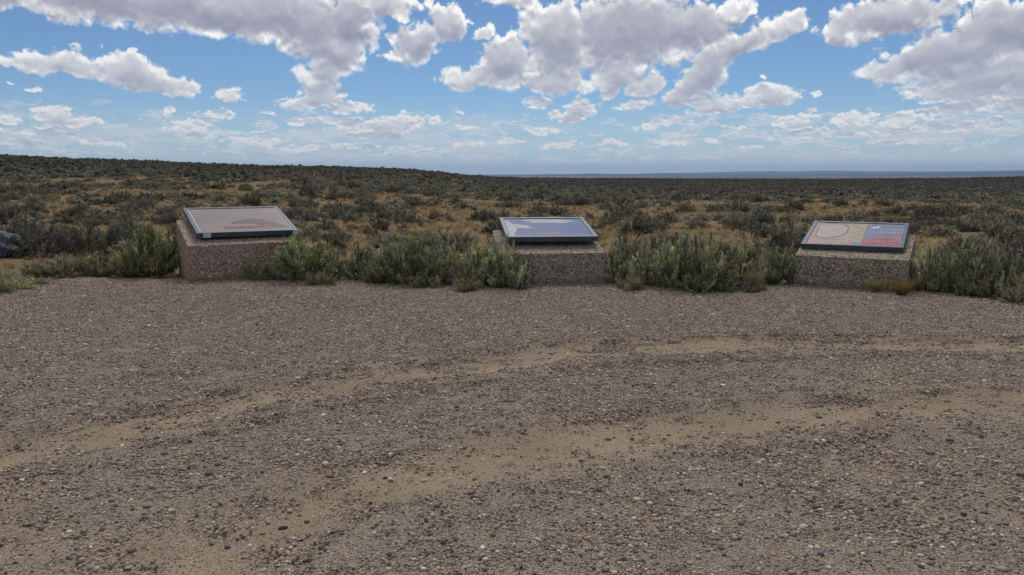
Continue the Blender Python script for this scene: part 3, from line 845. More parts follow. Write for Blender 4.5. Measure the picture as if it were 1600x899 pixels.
def build_row():
    """the shrubs one can point to along the far rim of the lot"""
    rng = np.random.default_rng(21)
    kinds = {}
    for nm, leaf, n in (('green', 'green', 3), ('sage', 'sage', 4), ('pale', 'pale', 2), ('dark', 'dark', 3)):
        for k in range(n):
            if nm == 'green': a = shrub_np(rng, 1.0, 0.72, 120, 11, 17, 0.032, 0.0090, 0.75, 0.45, 0.085, 0.0035, 0.25, 0.40)
            if nm == 'sage': a = shrub_np(rng, 1.0, 0.70, 110, 11, 17, 0.030, 0.011, 0.60, 0.55, 0.085, 0.0040, 0.25, 0.38)
            if nm == 'pale': a = shrub_np(rng, 1.0, 0.55, 120, 9, 14, 0.028, 0.012, 0.45, 0.70, 0.10, 0.0035, 0.35, 0.25)
            if nm == 'dark': a = shrub_np(rng, 1.0, 0.62, 90, 9, 11, 0.026, 0.010, 0.55, 0.60, 0.11, 0.0060, 0.25, 0.45)
            kinds[nm, k] = two_meshes(*a, LEAF[leaf])
    used = {}
    hs = {'green': 0.72, 'sage': 0.70, 'pale': 0.55, 'dark': 0.62}
    for (nm, px, py, wpx, hpx, lab) in ROW:
        x, y = px_ground(px, py)
        w = wpx / FPX * y; h = hpx / FPX * y
        push = w * (0.12 if any(q in lab for q in ('covering', 'touching', 'hiding', 'fringe')) else 0.32)   # the base line seen is the shrub's near edge
        x *= (y + push) / y; y += push
        c = used.get(nm, 0); used[nm] = c + 1
        cnt = sum(1 for k in kinds if k[0] == nm)
        bm_, fm_ = kinds[nm, c % cnt]
        z = max(float(terrain_z(np.array(x), np.array(y))), 0.0) - 0.01
        root = empty('sagebrush' if nm in ('sage', 'dark') else 'rabbitbrush' if nm == 'green' else 'low_shrub', (x, y, z), rng.uniform(0, 6.28))
        root.scale = (w * 1.30, w * 1.22, h * 1.10 / hs[nm])
        tag(root, lab, 'shrub', 'shrubs lining the far edge of the gravel lot')
        put(bpy.data.objects.new('branches', bm_), root)
        put(bpy.data.objects.new('foliage', fm_), root)


ROW = [
    ('green', 238, 434, 92, 82, 'tall green bushy shrub against the left side of the reddish plinth'),
    ('pale', 200, 434, 40, 40, 'small olive shrub at the left foot of the tall green bush'),
    ('pale', 152, 433, 66, 38, 'low pale olive shrub left of the reddish plinth, before dark brush'),
    ('pale', 100, 437, 62, 36, 'low pale shrub on the lot rim, right of the dark boulder'),
    ('pale', 62, 436, 50, 28, 'little pale green clump below the flat brown rock'),
    ('pale', 22, 457, 50, 20, 'low olive clump at the left edge of the gravel'),
    ('dark', 62, 404, 92, 50, 'dark grey woody shrub right behind the boulder'),
    ('dark', 128, 402, 80, 48, 'dark grey shrub with bare twisted stems, second from the boulder'),
    ('dark', 186, 398, 72, 42, 'dark shrub behind the tall green bush by the reddish plinth'),
    ('dark', 24, 385, 70, 36, 'grey shrub sticking up behind the top of the boulder'),
    ('pale', 412, 440, 44, 36, 'small brownish shrub covering the lower right of the reddish plinth'),
    ('green', 470, 444, 98, 76, 'bright green rounded shrub right of the reddish plinth'),
    ('green', 512, 441, 46, 58, 'narrow green shrub on the right flank of the bright green one'),
    ('sage', 566, 441, 62, 58, 'olive shrub at the left end of the middle thicket'),
    ('pale', 596, 446, 42, 48, 'yellowish green shrub in the left front of the middle thicket'),
    ('green', 640, 449, 88, 74, 'blue-green tall shrub in the heart of the middle thicket'),
    ('sage', 690, 446, 70, 68, 'grey-green shrub left of the pale stone in the middle thicket'),
    ('sage', 742, 449, 78, 66, 'olive shrub standing behind and right of the pale stone'),
    ('sage', 790, 451, 66, 74, 'olive green shrub touching the left side of the middle plinth'),
    ('pale', 668, 452, 40, 22, 'low fringe shrub in front of the middle thicket'),
    ('pale', 812, 453, 26, 30, 'low shrub covering the lower left corner of the middle plinth front'),
    ('sage', 612, 443, 66, 66, 'grey-green shrub filling the left half of the middle thicket'),
    ('sage', 762, 445, 64, 70, 'grey shrub close behind the one touching the middle plinth'),
    ('pale', 730, 455, 44, 24, 'low olive fringe shrub right of the pale stone'),
    ('sage', 962, 446, 46, 62, 'grey-green shrub wedged against the right side of the middle plinth'),
    ('pale', 985, 456, 40, 26, 'low shrub at the right foot of the middle plinth'),
    ('pale', 1176, 458, 36, 22, 'low fringe shrub below the feathery grey shrub, left of the right plinth'),
    ('pale', 500, 449, 40, 24, 'low shrub at the right foot of the bright green one'),
    ('pale', 8, 444, 46, 20, 'low scrub on the rim below the boulder'),
    ('pale', 44, 449, 44, 18, 'flat pale scrub left of the little pale green clump'),
    ('pale', 2, 462, 40, 24, 'olive clump cut by the left edge of the picture'),
    ('dark', 708, 402, 80, 36, 'dark grey dome of brush behind the middle thicket'),
    ('sage', 975, 436, 64, 72, 'grey-green shrub hugging the right side of the middle plinth'),
    ('sage', 1016, 450, 62, 66, 'grey shrub in the left front of the right thicket'),
    ('green', 1056, 455, 74, 84, 'green shrub left of the tallest one in the right thicket'),
    ('sage', 1102, 456, 92, 94, 'tallest pale green shrub in the middle of the right thicket'),
    ('sage', 1156, 452, 72, 80, 'grey-green shrub behind the orange grass of the right thicket'),
    ('sage', 1206, 447, 70, 68, 'feathery grey shrub left of the right plinth'),
    ('pale', 1086, 459, 54, 30, 'low yellowish shrub in front of the tallest one'),
    ('pale', 1130, 458, 40, 26, 'small low shrub right in front of the right thicket'),
    ('sage', 1246, 444, 48, 52, 'shrub hiding the left front corner of the right plinth'),
    ('dark', 1218, 408, 86, 44, 'dark grey shrub behind the right thicket'),
    ('sage', 1452, 458, 58, 76, 'green-grey shrub leaning on the right side of the right plinth'),
    ('sage', 1498, 462, 72, 84, 'tall grey shrub, second from the right plinth'),
    ('sage', 1552, 466, 76, 86, 'tall feathery shrub near the right edge of the picture'),
    ('dark', 1602, 462, 82, 88, 'purplish grey shrub cut by the right edge of the picture'),
    ('pale', 1508, 465, 36, 34, 'low yellow-green shrub left of the orange grass by the right edge'),
    ('pale', 1550, 470, 44, 34, 'low olive shrub right of the orange grass by the right edge'),
    ('pale', 1588, 477, 46, 32, 'low bright shrub on the gravel rim at the right edge'),
    ('dark', 1500, 408, 70, 34, 'dim grey shrub behind the thicket right of the right plinth'),
]

GRASS = [
    ('yellow', 1412, 464, 46, 30, 'yellow bunch grass at the right foot of the right plinth'),
    ('yellow', 1371, 459, 26, 22, 'small greenish grass tuft at the front of the right plinth'),
    ('straw', 1176, 455, 38, 34, 'orange dry grass in the front of the right thicket'),
    ('orange', 1532, 450, 40, 42, 'orange dry grass among the shrubs by the right edge'),
    ('straw', 536, 430, 34, 34, 'straw grass in the gap left of the middle thicket'),
    ('straw', 556, 400, 50, 28, 'straw grass behind the left end of the middle thicket'),
]


def build_grass_tufts():
    rng = np.random.default_rng(31)
    for (nm, px, py, wpx, hpx, lab) in GRASS:
        x, y = px_ground(px, py); w = wpx / FPX * y; h = hpx / FPX * y
        V, F = grass_np(rng, 420, h, w * 0.80, 0.0024)
        o = put(bpy.data.objects.new('grass_tuft', mesh_np('grass_tuft', V, F, [LEAF[nm]])))
        o.location = (x, y + 0.06, 0.0)
        tag(o, lab, 'grass', 'grass tufts at the edge of the gravel lot')


# ------------------------------------------------------------------ the sagebrush plain
PLINTH_SPOTS = [(-3.7, 11.5, 1.5), (0.5, 11.3, 1.25), (4.6, 10.9, 1.3)]


ZONES = [(278, 'left of the left sign'), (466, 'behind the left sign'), (780, 'between left and middle signs'), (940, 'behind the middle sign'),
         (1250, 'between middle and right signs'), (1430, 'behind the right sign'), (9e9, 'right of the right sign')]


def build_plain():
    rng = np.random.default_rng(51)
    hero = [two_meshes(*shrub_np(rng, 1.0, 0.55, 120, 8, 10, 0.038, 0.014, 0.45, 0.65, 0.075, 0.006, 0.35, 0.45), LEAF['far']) for _ in range(5)]
    hero_d = [two_meshes(*shrub_np(rng, 1.0, 0.52, 105, 8, 9, 0.036, 0.013, 0.45, 0.70, 0.080, 0.007, 0.35, 0.45), LEAF['dark']) for _ in range(3)]
    mid = [one_mesh(*shrub_np(rng, 1.0, 0.55, 44, 5, 8, 0.085, 0.038, 0.4, 0.8, 0.10, 0.010, 0.35, 0.42), LEAF[k]) for k in ('far', 'far', 'dark', 'far', 'dark')]
    lowp = [one_mesh(*shrub_np(rng, 1.0, 0.55, 9, 3, 5, 0.26, 0.16, 0.3, 0.9, 0.2, 0.01, 0.3, 0.35), LEAF['distant']) for k in range(4)]
    rust = [one_mesh(*shrub_np(rng, 1.0, 0.50, 30, 5, 8, 0.10, 0.04, 0.4, 0.8, 0.16, 0.011, 0.3, 0.35), LEAF['rust'])]
    # scatter candidates band by band
    P = []
    for r0, r1, dens in ((12.2, 22, 1.15), (22, 60, 1.45), (60, 140, 1.05), (140, 320, 0.50), (320, 760, 0.20)):
        a0, a1 = R(-42), R(42)
        n = int(0.5 * (a1 - a0) * (r1 ** 2 - r0 ** 2) * dens * 1.25)
        r = np.sqrt(rng.uniform(r0 ** 2, r1 ** 2, n)); a = rng.uniform(a0, a1, n)
        x, y = r * np.sin(a), r * np.cos(a)
        cl = vnoise(x, y, 0.16, 81, 3) * 0.6 + vnoise(x, y, 0.035, 82, 2) * 0.4
        keep = rng.uniform(size=n) < np.clip((cl - 0.365 + np.clip((r - 40) / 500, 0, 0.15)) * 4.2, 0.06, 1) * 0.95
        x, y, r = x[keep], y[keep], r[keep]
        s = np.clip(rng.lognormal(-0.50, 0.38, len(x)), 0.25, 1.4)
        s *= np.clip(1.0 + (r - 100) / 900, 1.0, 1.6)
        P.append(np.stack([x, y, s], -1))
    P = np.concatenate(P)
    d = np.hypot(P[:, 0], P[:, 1])
    ok = P[:, 1] > rim_y(P[:, 0]) + 1.3 + P[:, 2] * 0.45
    for (cx, cy, cr) in PLINTH_SPOTS: ok &= np.hypot(P[:, 0] - cx, P[:, 1] - cy) > cr + P[:, 2] * 0.5
    ok &= np.hypot(P[:, 0] + 9.2, P[:, 1] - 13.6) > 1.5
    P = P[ok]; d = d[ok]
    # keep the near ones apart
    order = np.argsort(d); P = P[order]; d = d[order]
    taken = []; keep = np.ones(len(P), bool)
    for i in range(min(1200, len(P))):
        for q in taken[-200:]:
            if math.hypot(P[i, 0] - q[0], P[i, 1] - q[1]) < 0.42 * (P[i, 2] + q[2]): keep[i] = False; break
        if keep[i]: taken.append(P[i])
    P = P[keep]; d = d[keep]
    # largest in the picture first
    az = np.abs(P[:, 0] / P[:, 1])
    vis = az < 0.66
    size = np.where(vis, P[:, 2] / d, 0)
    order = np.argsort(-size); P = P[order]; d = d[order]
    Z = terrain_z(P[:, 0], P[:, 1])
    N = 290
    labs = {'far': 'grey-green sagebrush dome among dry grass on the plain', 'dark': 'dark grey-brown sagebrush with thin leaves among dry grass on the plain'}
    seen = set()
    for i in range(N):
        x, y, s = P[i]
        kd = 'dark' if rng.uniform() < 0.33 else 'far'
        b_, f_ = (hero_d if kd == 'dark' else hero)[rng.integers(0, 3 if kd == 'dark' else 5)]
        o = empty('sagebrush', (x, y, Z[i] - 0.02), rng.uniform(0, 6.28))
        o.scale = (s, s * rng.uniform(0.85, 1.15), s * rng.uniform(0.66, 1.0))
        px = 800 + FPX * x / y; dd = math.hypot(x, y)
        zone = next(zn for lim, zn in ZONES if px < lim)
        ring = 'just past the edge thicket' if dd < 17.5 else 'in the nearer plain' if dd < 24 else 'farther out on the plain'
        key = (zone, ring, kd)
        first = key not in seen; seen.add(key)
        look = ('broad ' if s > 0.95 else 'small ' if s < 0.62 else 'middling ') + ('dark grey sparse' if kd == 'dark' else 'grey-green dense')
        if first: look = look.split(' ', 1)[1]
        tag(o, ('largest %s sagebrush %s, %s' if first else '%s sagebrush dome %s, %s') % (look, zone, ring), 'shrub', 'background sagebrush %s' % zone)
        put(bpy.data.objects.new('branches', b_), o); put(bpy.data.objects.new('foliage', f_), o)
    Q = P[N:]; Zq = Z[N:]; dq = d[N:]; n = len(Q)
    nm = len(mid)
    pick = np.where(dq < rng.uniform(70, 170, n), rng.integers(0, nm, n), nm + rng.integers(0, len(lowp), n))
    vert = rng.uniform(0.55, 0.95, n) * np.clip(1.1 - dq / 900, 0.6, 1)
    instancer('sagebrush_cover', mid + lowp, np.stack([Q[:, 0], Q[:, 1], Zq - 0.03], -1), pick,
              np.stack([np.zeros(n), np.zeros(n), rng.uniform(0, 6.28, n)], -1),
              np.stack([Q[:, 2] * 1.05, Q[:, 2] * 1.05, Q[:, 2] * vert], -1), 'dense dark sagebrush covering the plain out to the ridge')
    print('shrubs', N, n)
    # a few rusty dead ones
    for (px, py, w, lab) in ((482, 312, 34, 'rusty red dead shrub behind the left sign, middle one of three'), (402, 308, 22, 'small rusty shrub above the back edge of the left sign'), (527, 305, 26, 'rusty dead shrub farthest right of the three behind the left sign'), (1048, 303, 24, 'reddish brown shrub far out on the plain, right of the middle sign'), (1362, 342, 30, 'reddish low shrub right above the back edge of the right sign')):
        x, y = px_ground(px, py)
        z = float(terrain_z(np.array(x), np.array(y)))
        # march to the terrain
        for _ in range(6):
            x, y = px_ground(px, py, z); z = float(terrain_z(np.array(x), np.array(y)))
        s = w / FPX * math.hypot(x, y)
        o = put(bpy.data.objects.new('dead_shrub', rust[0])); o.location = (x, y, z - 0.02); o.scale = (s, s, s * 0.8); o.rotation_euler.z = rng.uniform(0, 6)
        tag(o, lab, 'shrub', 'rusty shrubs on the plain')
    # dry grass between the shrubs
    gp = [mesh_np('tuft', *grass_np(rng, 54, 0.15, 0.16, 0.004), [LEAF[k]]) for k in ('straw', 'straw', 'orange', 'straw')]
    gq = [mesh_np('tuft', *grass_np(rng, 14, 0.17, 0.28, 0.013), [LEAF[k]]) for k in ('straw', 'orange')]
    G = []
    for r0, r1, dens in ((11.5, 24, 11.0), (24, 60, 6.0), (60, 130, 2.2)):
        n = int(0.5 * R(84) * (r1 ** 2 - r0 ** 2) * dens)
        r = np.sqrt(rng.uniform(r0 ** 2, r1 ** 2, n)); a = rng.uniform(R(-42), R(42), n)
        x, y = r * np.sin(a), r * np.cos(a)
        g = vnoise(x, y, 0.35, 91, 3)
        k = (rng.uniform(size=n) < np.clip((g - 0.30) * 5, 0.08, 1)) & (y > rim_y(x) + 0.9)
        for (cx, cy, cr) in PLINTH_SPOTS: k &= np.hypot(x - cx, y - cy) > cr
        G.append(np.stack([x[k], y[k], r[k]], -1))
    G = np.concatenate(G); n = len(G)
    pick = np.where(G[:, 2] < 40, rng.integers(0, 4, n), 4 + rng.integers(0, 2, n))
    sc_ = rng.uniform(0.5, 1.3, n)
    instancer('dry_grass', gp + gq, np.stack([G[:, 0], G[:, 1], terrain_z(G[:, 0], G[:, 1]) - 0.01], -1), pick,
              np.stack([np.zeros(n), np.zeros(n), rng.uniform(0, 6.28, n)], -1), np.stack([sc_ * 1.2, sc_ * 1.2, sc_], -1),
              'dry orange and straw coloured grass between the shrubs')
    print('grass', n)


# ------------------------------------------------------------------ rocks
def rock(name, loc, size, seed, colors, lab, scale=2.2, flat=0.0):
    rng = np.random.default_rng(seed)
    bm = bmesh.new(); bmesh.ops.create_icosphere(bm, subdivisions=5, radius=1)
    v = np.array([x.co[:] for x in bm.verts])
    dirs = unit(rng.normal(size=(16, 3)))
    for dd in dirs:
        h = v @ dd; lim = rng.uniform(0.50, 0.85)
        v = v - np.outer(np.maximum(h - lim, 0) * 0.95, dd)
    for i, x in enumerate(bm.verts):
        p = Vector(v[i]); nn = p.normalized()
        p = p + nn * (mn.fractal(p * 2.0 + Vector((seed, 0, 0)), 0.9, 2.2, 6) * 0.06)
        x.co = Vector((p.x * size[0], p.y * size[1], p.z * size[2]))
    me = bpy.data.meshes.new(name); bm.to_mesh(me); bm.free()
    m, t, b = mat(name + '_surface')
    tc = t.new('ShaderNodeTexCoord'); O = tc.outputs['Object']
    n = t.noise(O, scale * 2, 8, 0.62); n2 = t.noise(O, scale * 9, 6, 0.7)
    c = t.ramp(n.outputs['Fac'], [(0.32, colors[0]), (0.5, colors[1]), (0.66, colors[2])])
    c = t.mix(t.rng(n2.outputs['Fac'], 0.54, 0.62), c, tuple(colors[3]) + (1,))
    t.l.new(c, b.inputs['Base Color']); b.inputs['Roughness'].default_value = 0.55
    bp = t.new('ShaderNodeBump'); bp.inputs['Strength'].default_value = 0.8; bp.inputs['Distance'].default_value = 0.03
    t.l.new(n2.outputs['Fac'], bp.inputs['Height']); t.l.new(bp.outputs[0], b.inputs['Normal'])
    me.materials.append(m)
    for p in me.polygons: p.use_smooth = True
    o = put(bpy.data.objects.new(name, me)); o.location = loc; o.rotation_euler.z = rng.uniform(0, 6)
    tag(o, lab, 'rock')
    return o


# ------------------------------------------------------------------ the three signs
def aggregate(name, stones, cement, scale=42.0, gain=(1.34, 1.26, 1.16)):
    m, t, b = mat(name)
    tc = t.new('ShaderNodeTexCoord'); O = tc.outputs['Object']
    wn = t.noise(O, 30, 2, 0.5)
    p = t.vmath('ADD', O, t.vmath('SCALE', t.vmath('SUBTRACT', wn.outputs['Color'], (0.5, 0.5, 0.5)), scale=0.012))
    v = t.voro(p, scale, 'F1', rand=1.0); v2 = t.voro(p, scale * 2.3, 'F1')
    s1 = t.new('ShaderNodeSeparateColor'); t.l.new(v.outputs['Color'], s1.inputs[0])
    s2 = t.new('ShaderNodeSeparateColor'); t.l.new(v2.outputs['Color'], s2.inputs[0])
    c1 = t.ramp(s1.outputs[0], stones, 'CONSTANT'); c2 = t.ramp(s2.outputs[0], stones, 'CONSTANT')
    inner = t.math('SUBTRACT', 1.0, t.rng(v.outputs['Distance'], 0.50, 0.66))
    inner2 = t.math('SUBTRACT', 1.0, t.rng(v2.outputs['Distance'], 0.36, 0.55))
    base = t.mix(t.math('MULTIPLY', inner2, 0.8), tuple(cement) + (1,), c2)
    c = t.mix(t.math('MULTIPLY', inner, t.math('GREATER_THAN', s1.outputs[1], 0.22)), base, c1)
    big = t.noise(O, 2.5, 5, 0.6)
    c = t.mix(t.rng(big.outputs['Fac'], 0.45, 0.75, 0.0, 0.35), c, tuple(q * 0.8 for q in cement) + (1,))
    # splashed dirt along the foot and faint streaks
    so = t.new('ShaderNodeSeparateXYZ'); t.l.new(O, so.inputs[0])
    dn = t.noise(O, 9, 5, 0.6)
    foot = t.rng(t.math('ADD', so.outputs[2], t.math('MULTIPLY', dn.outputs['Fac'], -0.14)), -0.06, 0.05, 0.75, 0.0)
    c = t.mix(foot, c, (0.20, 0.155, 0.11, 1))
    st = t.noise(t.vmath('MULTIPLY', O, (9.0, 9.0, 0.8)), 1.0, 5, 0.6)
    c = t.mix(t.rng(st.outputs['Fac'], 0.52, 0.72, 0.0, 0.38), c, t.mix(0.6, c, (0.06, 0.055, 0.05, 1)))
    t.l.new(t.vmath('MULTIPLY', c, gain), b.inputs['Base Color']); b.inputs['Roughness'].default_value = 0.85; b.inputs['Specular IOR Level'].default_value = 0.2
    h = t.math('ADD', inner, t.math('MULTIPLY', inner2, 0.4))
    bp = t.new('ShaderNodeBump'); bp.inputs['Strength'].default_value = 1.0; bp.inputs['Distance'].default_value = 0.008
    t.l.new(h, bp.inputs['Height']); t.l.new(bp.outputs[0], b.inputs['Normal'])
    return m


AGG_RED = aggregate('reddish_exposed_aggregate', [(0, (0.09, 0.07, 0.065)), (0.20, (0.32, 0.215, 0.175)), (0.38, (0.48, 0.33, 0.27)), (0.54, (0.24, 0.165, 0.145)), (0.68, (0.52, 0.40, 0.33)), (0.84, (0.15, 0.115, 0.105)), (0.95, (0.78, 0.73, 0.68))], (0.36, 0.28, 0.235), 54)
AGG_GREY = aggregate('grey_exposed_aggregate', [(0, (0.045, 0.045, 0.046)), (0.20, (0.16, 0.152, 0.138)), (0.36, (0.40, 0.350, 0.260)), (0.52, (0.26, 0.24, 0.20)), (0.68, (0.46, 0.41, 0.32)), (0.80, (0.075, 0.073, 0.070)), (0.93, (0.62, 0.58, 0.50))], (0.33, 0.285, 0.225), 54)


def steel():
    m, t, b = mat('weathered_blue_grey_steel')
    tc = t.new('ShaderNodeTexCoord')
    n = t.noise(tc.outputs['Object'], 7, 6, 0.65); n2 = t.noise(tc.outputs['Object'], 60, 4, 0.7)
    c = t.ramp(n.outputs['Fac'], [(0.3, (0.045, 0.062, 0.082)), (0.55, (0.075, 0.098, 0.125)), (0.75, (0.12, 0.142, 0.165))])
    c = t.mix(t.rng(n2.outputs['Fac'], 0.6, 0.7, 0, 0.5), c, (0.09, 0.08, 0.07, 1))
    t.l.new(c, b.inputs['Base Color']); b.inputs['Metallic'].default_value = 0.35
    t.put(b.inputs['Roughness'], t.rng(n.outputs['Fac'], 0.3, 0.7, 0.38, 0.55))
    return m


STEEL = steel()


def flat_mat(name, col, rough=0.5, coat=0.0, noise_amt=0.15, scale=14, coat_rough=0.05):
    m, t, b = mat(name)
    tc = t.new('ShaderNodeTexCoord'); n = t.noise(tc.outputs['Object'], scale, 6, 0.65)
    c = t.mix(t.rng(n.outputs['Fac'], 0.3, 0.7), tuple(v * (1 - noise_amt) for v in col) + (1,), tuple(min(1, v * (1 + noise_amt)) for v in col) + (1,))
    t.l.new(c, b.inputs['Base Color']); b.inputs['Roughness'].default_value = rough
    b.inputs['Specular IOR Level'].default_value = 0.3; b.inputs['Coat Weight'].default_value = coat; b.inputs['Coat Roughness'].default_value = coat_rough
    return m


def add_box(bm, x0, x1, y0, y1, z0, z1):
    vs = [bm.verts.new(p) for p in ((x0, y0, z0), (x1, y0, z0), (x1, y1, z0), (x0, y1, z0), (x0, y0, z1), (x1, y0, z1), (x1, y1, z1), (x0, y1, z1))]
    fs = [bm.faces.new([vs[i] for i in q]) for q in ((3, 2, 1, 0), (4, 5, 6, 7), (0, 1, 5, 4), (1, 2, 6, 5), (2, 3, 7, 6), (3, 0, 4, 7))]
    return vs, fs


def bm_obj(name, bm, m, parent, smooth=False, bevel=0.0, seg=2):
    bmesh.ops.recalc_face_normals(bm, faces=bm.faces)
    me = bpy.data.meshes.new(name); bm.to_mesh(me); bm.free()
    for q in (m if isinstance(m, list) else [m]): me.materials.append(q)
    if smooth:
        for p in me.polygons: p.use_smooth = True
    o = put(bpy.data.objects.new(name, me), parent)
    if bevel:
        md = o.modifiers.new('edge', 'BEVEL'); md.width = bevel; md.segments = seg; md.limit_method = 'ANGLE'; md.angle_limit = R(40)
    return o


def plinth_mesh(bm, W, D, hf, hb, seed):
    """wedge topped block cast in exposed aggregate: fine grid with worn edges"""
    n = (34, 24, 12)
    add = {}
    def P(i, j, k):
        key = (i, j, k)
        if key not in add:
            u, v, w = i / n[0], j / n[1], k / n[2]
            top = hf + (hb - hf) * v
            x, y, z = (u - 0.5) * W, v * D, -0.06 + w * (top + 0.06)
            # round the arrises
            rr = 0.012
            dx, dy, dz = min(u, 1 - u) * W, min(v, 1 - v) * D, (1 - w) * top
            p = Vector((x, y, z))
            q = mn.fractal(Vector((x * 9 + seed, y * 9, z * 9)), 0.8, 2.1, 5) * 0.0055
            sgx = 1 if u > 0.5 else -1; sgy = 1 if v > 0.5 else -1
            if dx < 1e-6: p.x += sgx * q
            if dy < 1e-6: p.y += sgy * q
            if dz < 1e-6: p.z += q
            if dx < 1e-6 and dy < 1e-6: p.x -= sgx * rr * 0.5; p.y -= sgy * rr * 0.5
            if dx < 1e-6 and dz < 1e-6: p.x -= sgx * rr * 0.5; p.z -= rr * 0.5
            if dy < 1e-6 and dz < 1e-6: p.y -= sgy * rr * 0.5; p.z -= rr * 0.5
            add[key] = bm.verts.new(p)
        return add[key]
    for i in range(n[0]):
        for j in range(n[1]): bm.faces.new((P(i, j, n[2]), P(i + 1, j, n[2]), P(i + 1, j + 1, n[2]), P(i, j + 1, n[2])))
        for k in range(n[2]):
            bm.faces.new((P(i, 0, k), P(i + 1, 0, k), P(i + 1, 0, k + 1), P(i, 0, k + 1)))
            bm.faces.new((P(i + 1, n[1], k), P(i, n[1], k), P(i, n[1], k + 1), P(i + 1, n[1], k + 1)))
    for j in range(n[1]):
        for k in range(n[2]):
            bm.faces.new((P(0, j + 1, k), P(0, j, k), P(0, j, k + 1), P(0, j + 1, k + 1)))
            bm.faces.new((P(n[0], j, k), P(n[0], j + 1, k), P(n[0], j + 1, k + 1), P(n[0], j, k + 1)))


def poly(bm, pts, z, mi):
    vs = [bm.verts.new((x, y, z)) for x, y in pts]
    f = bm.faces.new(vs); f.material_index = mi
    if f.normal.z < 0: f.normal_flip()
    return f


def text_mesh(body, size, spacing, m, parent, x, y, z, name='lettering', align='LEFT'):
    cu = bpy.data.curves.new(name, 'FONT'); cu.body = body; cu.size = size; cu.space_character = spacing; cu.align_x = align; cu.extrude = 0.0; cu.resolution_u = 2
    tmp = bpy.data.objects.new(name, cu); COL.objects.link(tmp)
    dg = bpy.context.evaluated_depsgraph_get()
    me = bpy.data.meshes.new_from_object(tmp.evaluated_get(dg)); bpy.data.objects.remove(tmp); bpy.data.curves.remove(cu)
    me.name = name; me.materials.clear(); me.materials.append(m)
    o = put(bpy.data.objects.new(name, me), parent); o.location = (x, y, z)
    return o


def sign(label, corner, corner_side, byaw, BW, BD, hf, hb, agg, pfront, pz, pyaw, ptilt, PW, PD, art, seed):
    root = empty('interpretive_sign', (0, 0, 0))
    tag(root, label, 'sign', 'interpretive signs on concrete plinths')
    a = R(byaw); e = Vector((math.cos(a), math.sin(a))); c = Vector(corner) - e * (BW / 2) * corner_side
    root.location = (c.x, c.y, 0); root.rotation_euler.z = a
    bm = bmesh.new(); plinth_mesh(bm, BW, BD, hf, hb, seed)
    bm_obj('plinth', bm, agg, root, smooth=True).data.set_sharp_from_angle(angle=R(45))
    # panel frame in its own tilted axes
    TH, RW = 0.072, 0.056
    M = Matrix.Translation((pfront[0], pfront[1], pz)) @ Matrix.Rotation(R(pyaw), 4, 'Z') @ Matrix.Rotation(R(ptilt), 4, 'X')
    rel = (Matrix.Translation((c.x, c.y, 0)) @ Matrix.Rotation(a, 4, 'Z')).inverted() @ M
    bm = bmesh.new()
    add_box(bm, -PW / 2, PW / 2, 0, RW, -TH, 0)
    add_box(bm, -PW / 2, PW / 2, PD - RW, PD, -TH, 0)
    add_box(bm, -PW / 2, -PW / 2 + RW, RW, PD - RW, -TH, 0)
    add_box(bm, PW / 2 - RW, PW / 2, RW, PD - RW, -TH, 0)
    fr = bm_obj('frame', bm, STEEL, root, bevel=0.003)
    fr.matrix_local = rel
    bm = bmesh.new(); add_box(bm, -PW / 2 + RW, PW / 2 - RW, RW, PD - RW, -TH + 0.006, -0.010)
    pn = bm_obj('panel_sheet', bm, art[0], root); pn.matrix_local = rel
    w, h = PW - 2 * RW - 0.004, PD - 2 * RW - 0.004
    art[1](fr, pn, w, h, PW, PD, RW, TH)
    # short steel posts between plinth and frame
    for sx in (-1, 1):
        for v in (0.22, 0.78):
            p = rel @ Vector((sx * PW * 0.32, PD * v, -TH - 0.002))
            zt = hf + (hb - hf) * max(0, min(1, p.y / BD))
            if p.y > BD - 0.05: continue
            bm = bmesh.new(); add_box(bm, p.x - 0.03, p.x + 0.03, p.y - 0.03, p.y + 0.03, zt - 0.02, p.z)
            bm_obj('post', bm, STEEL, root)
    return root


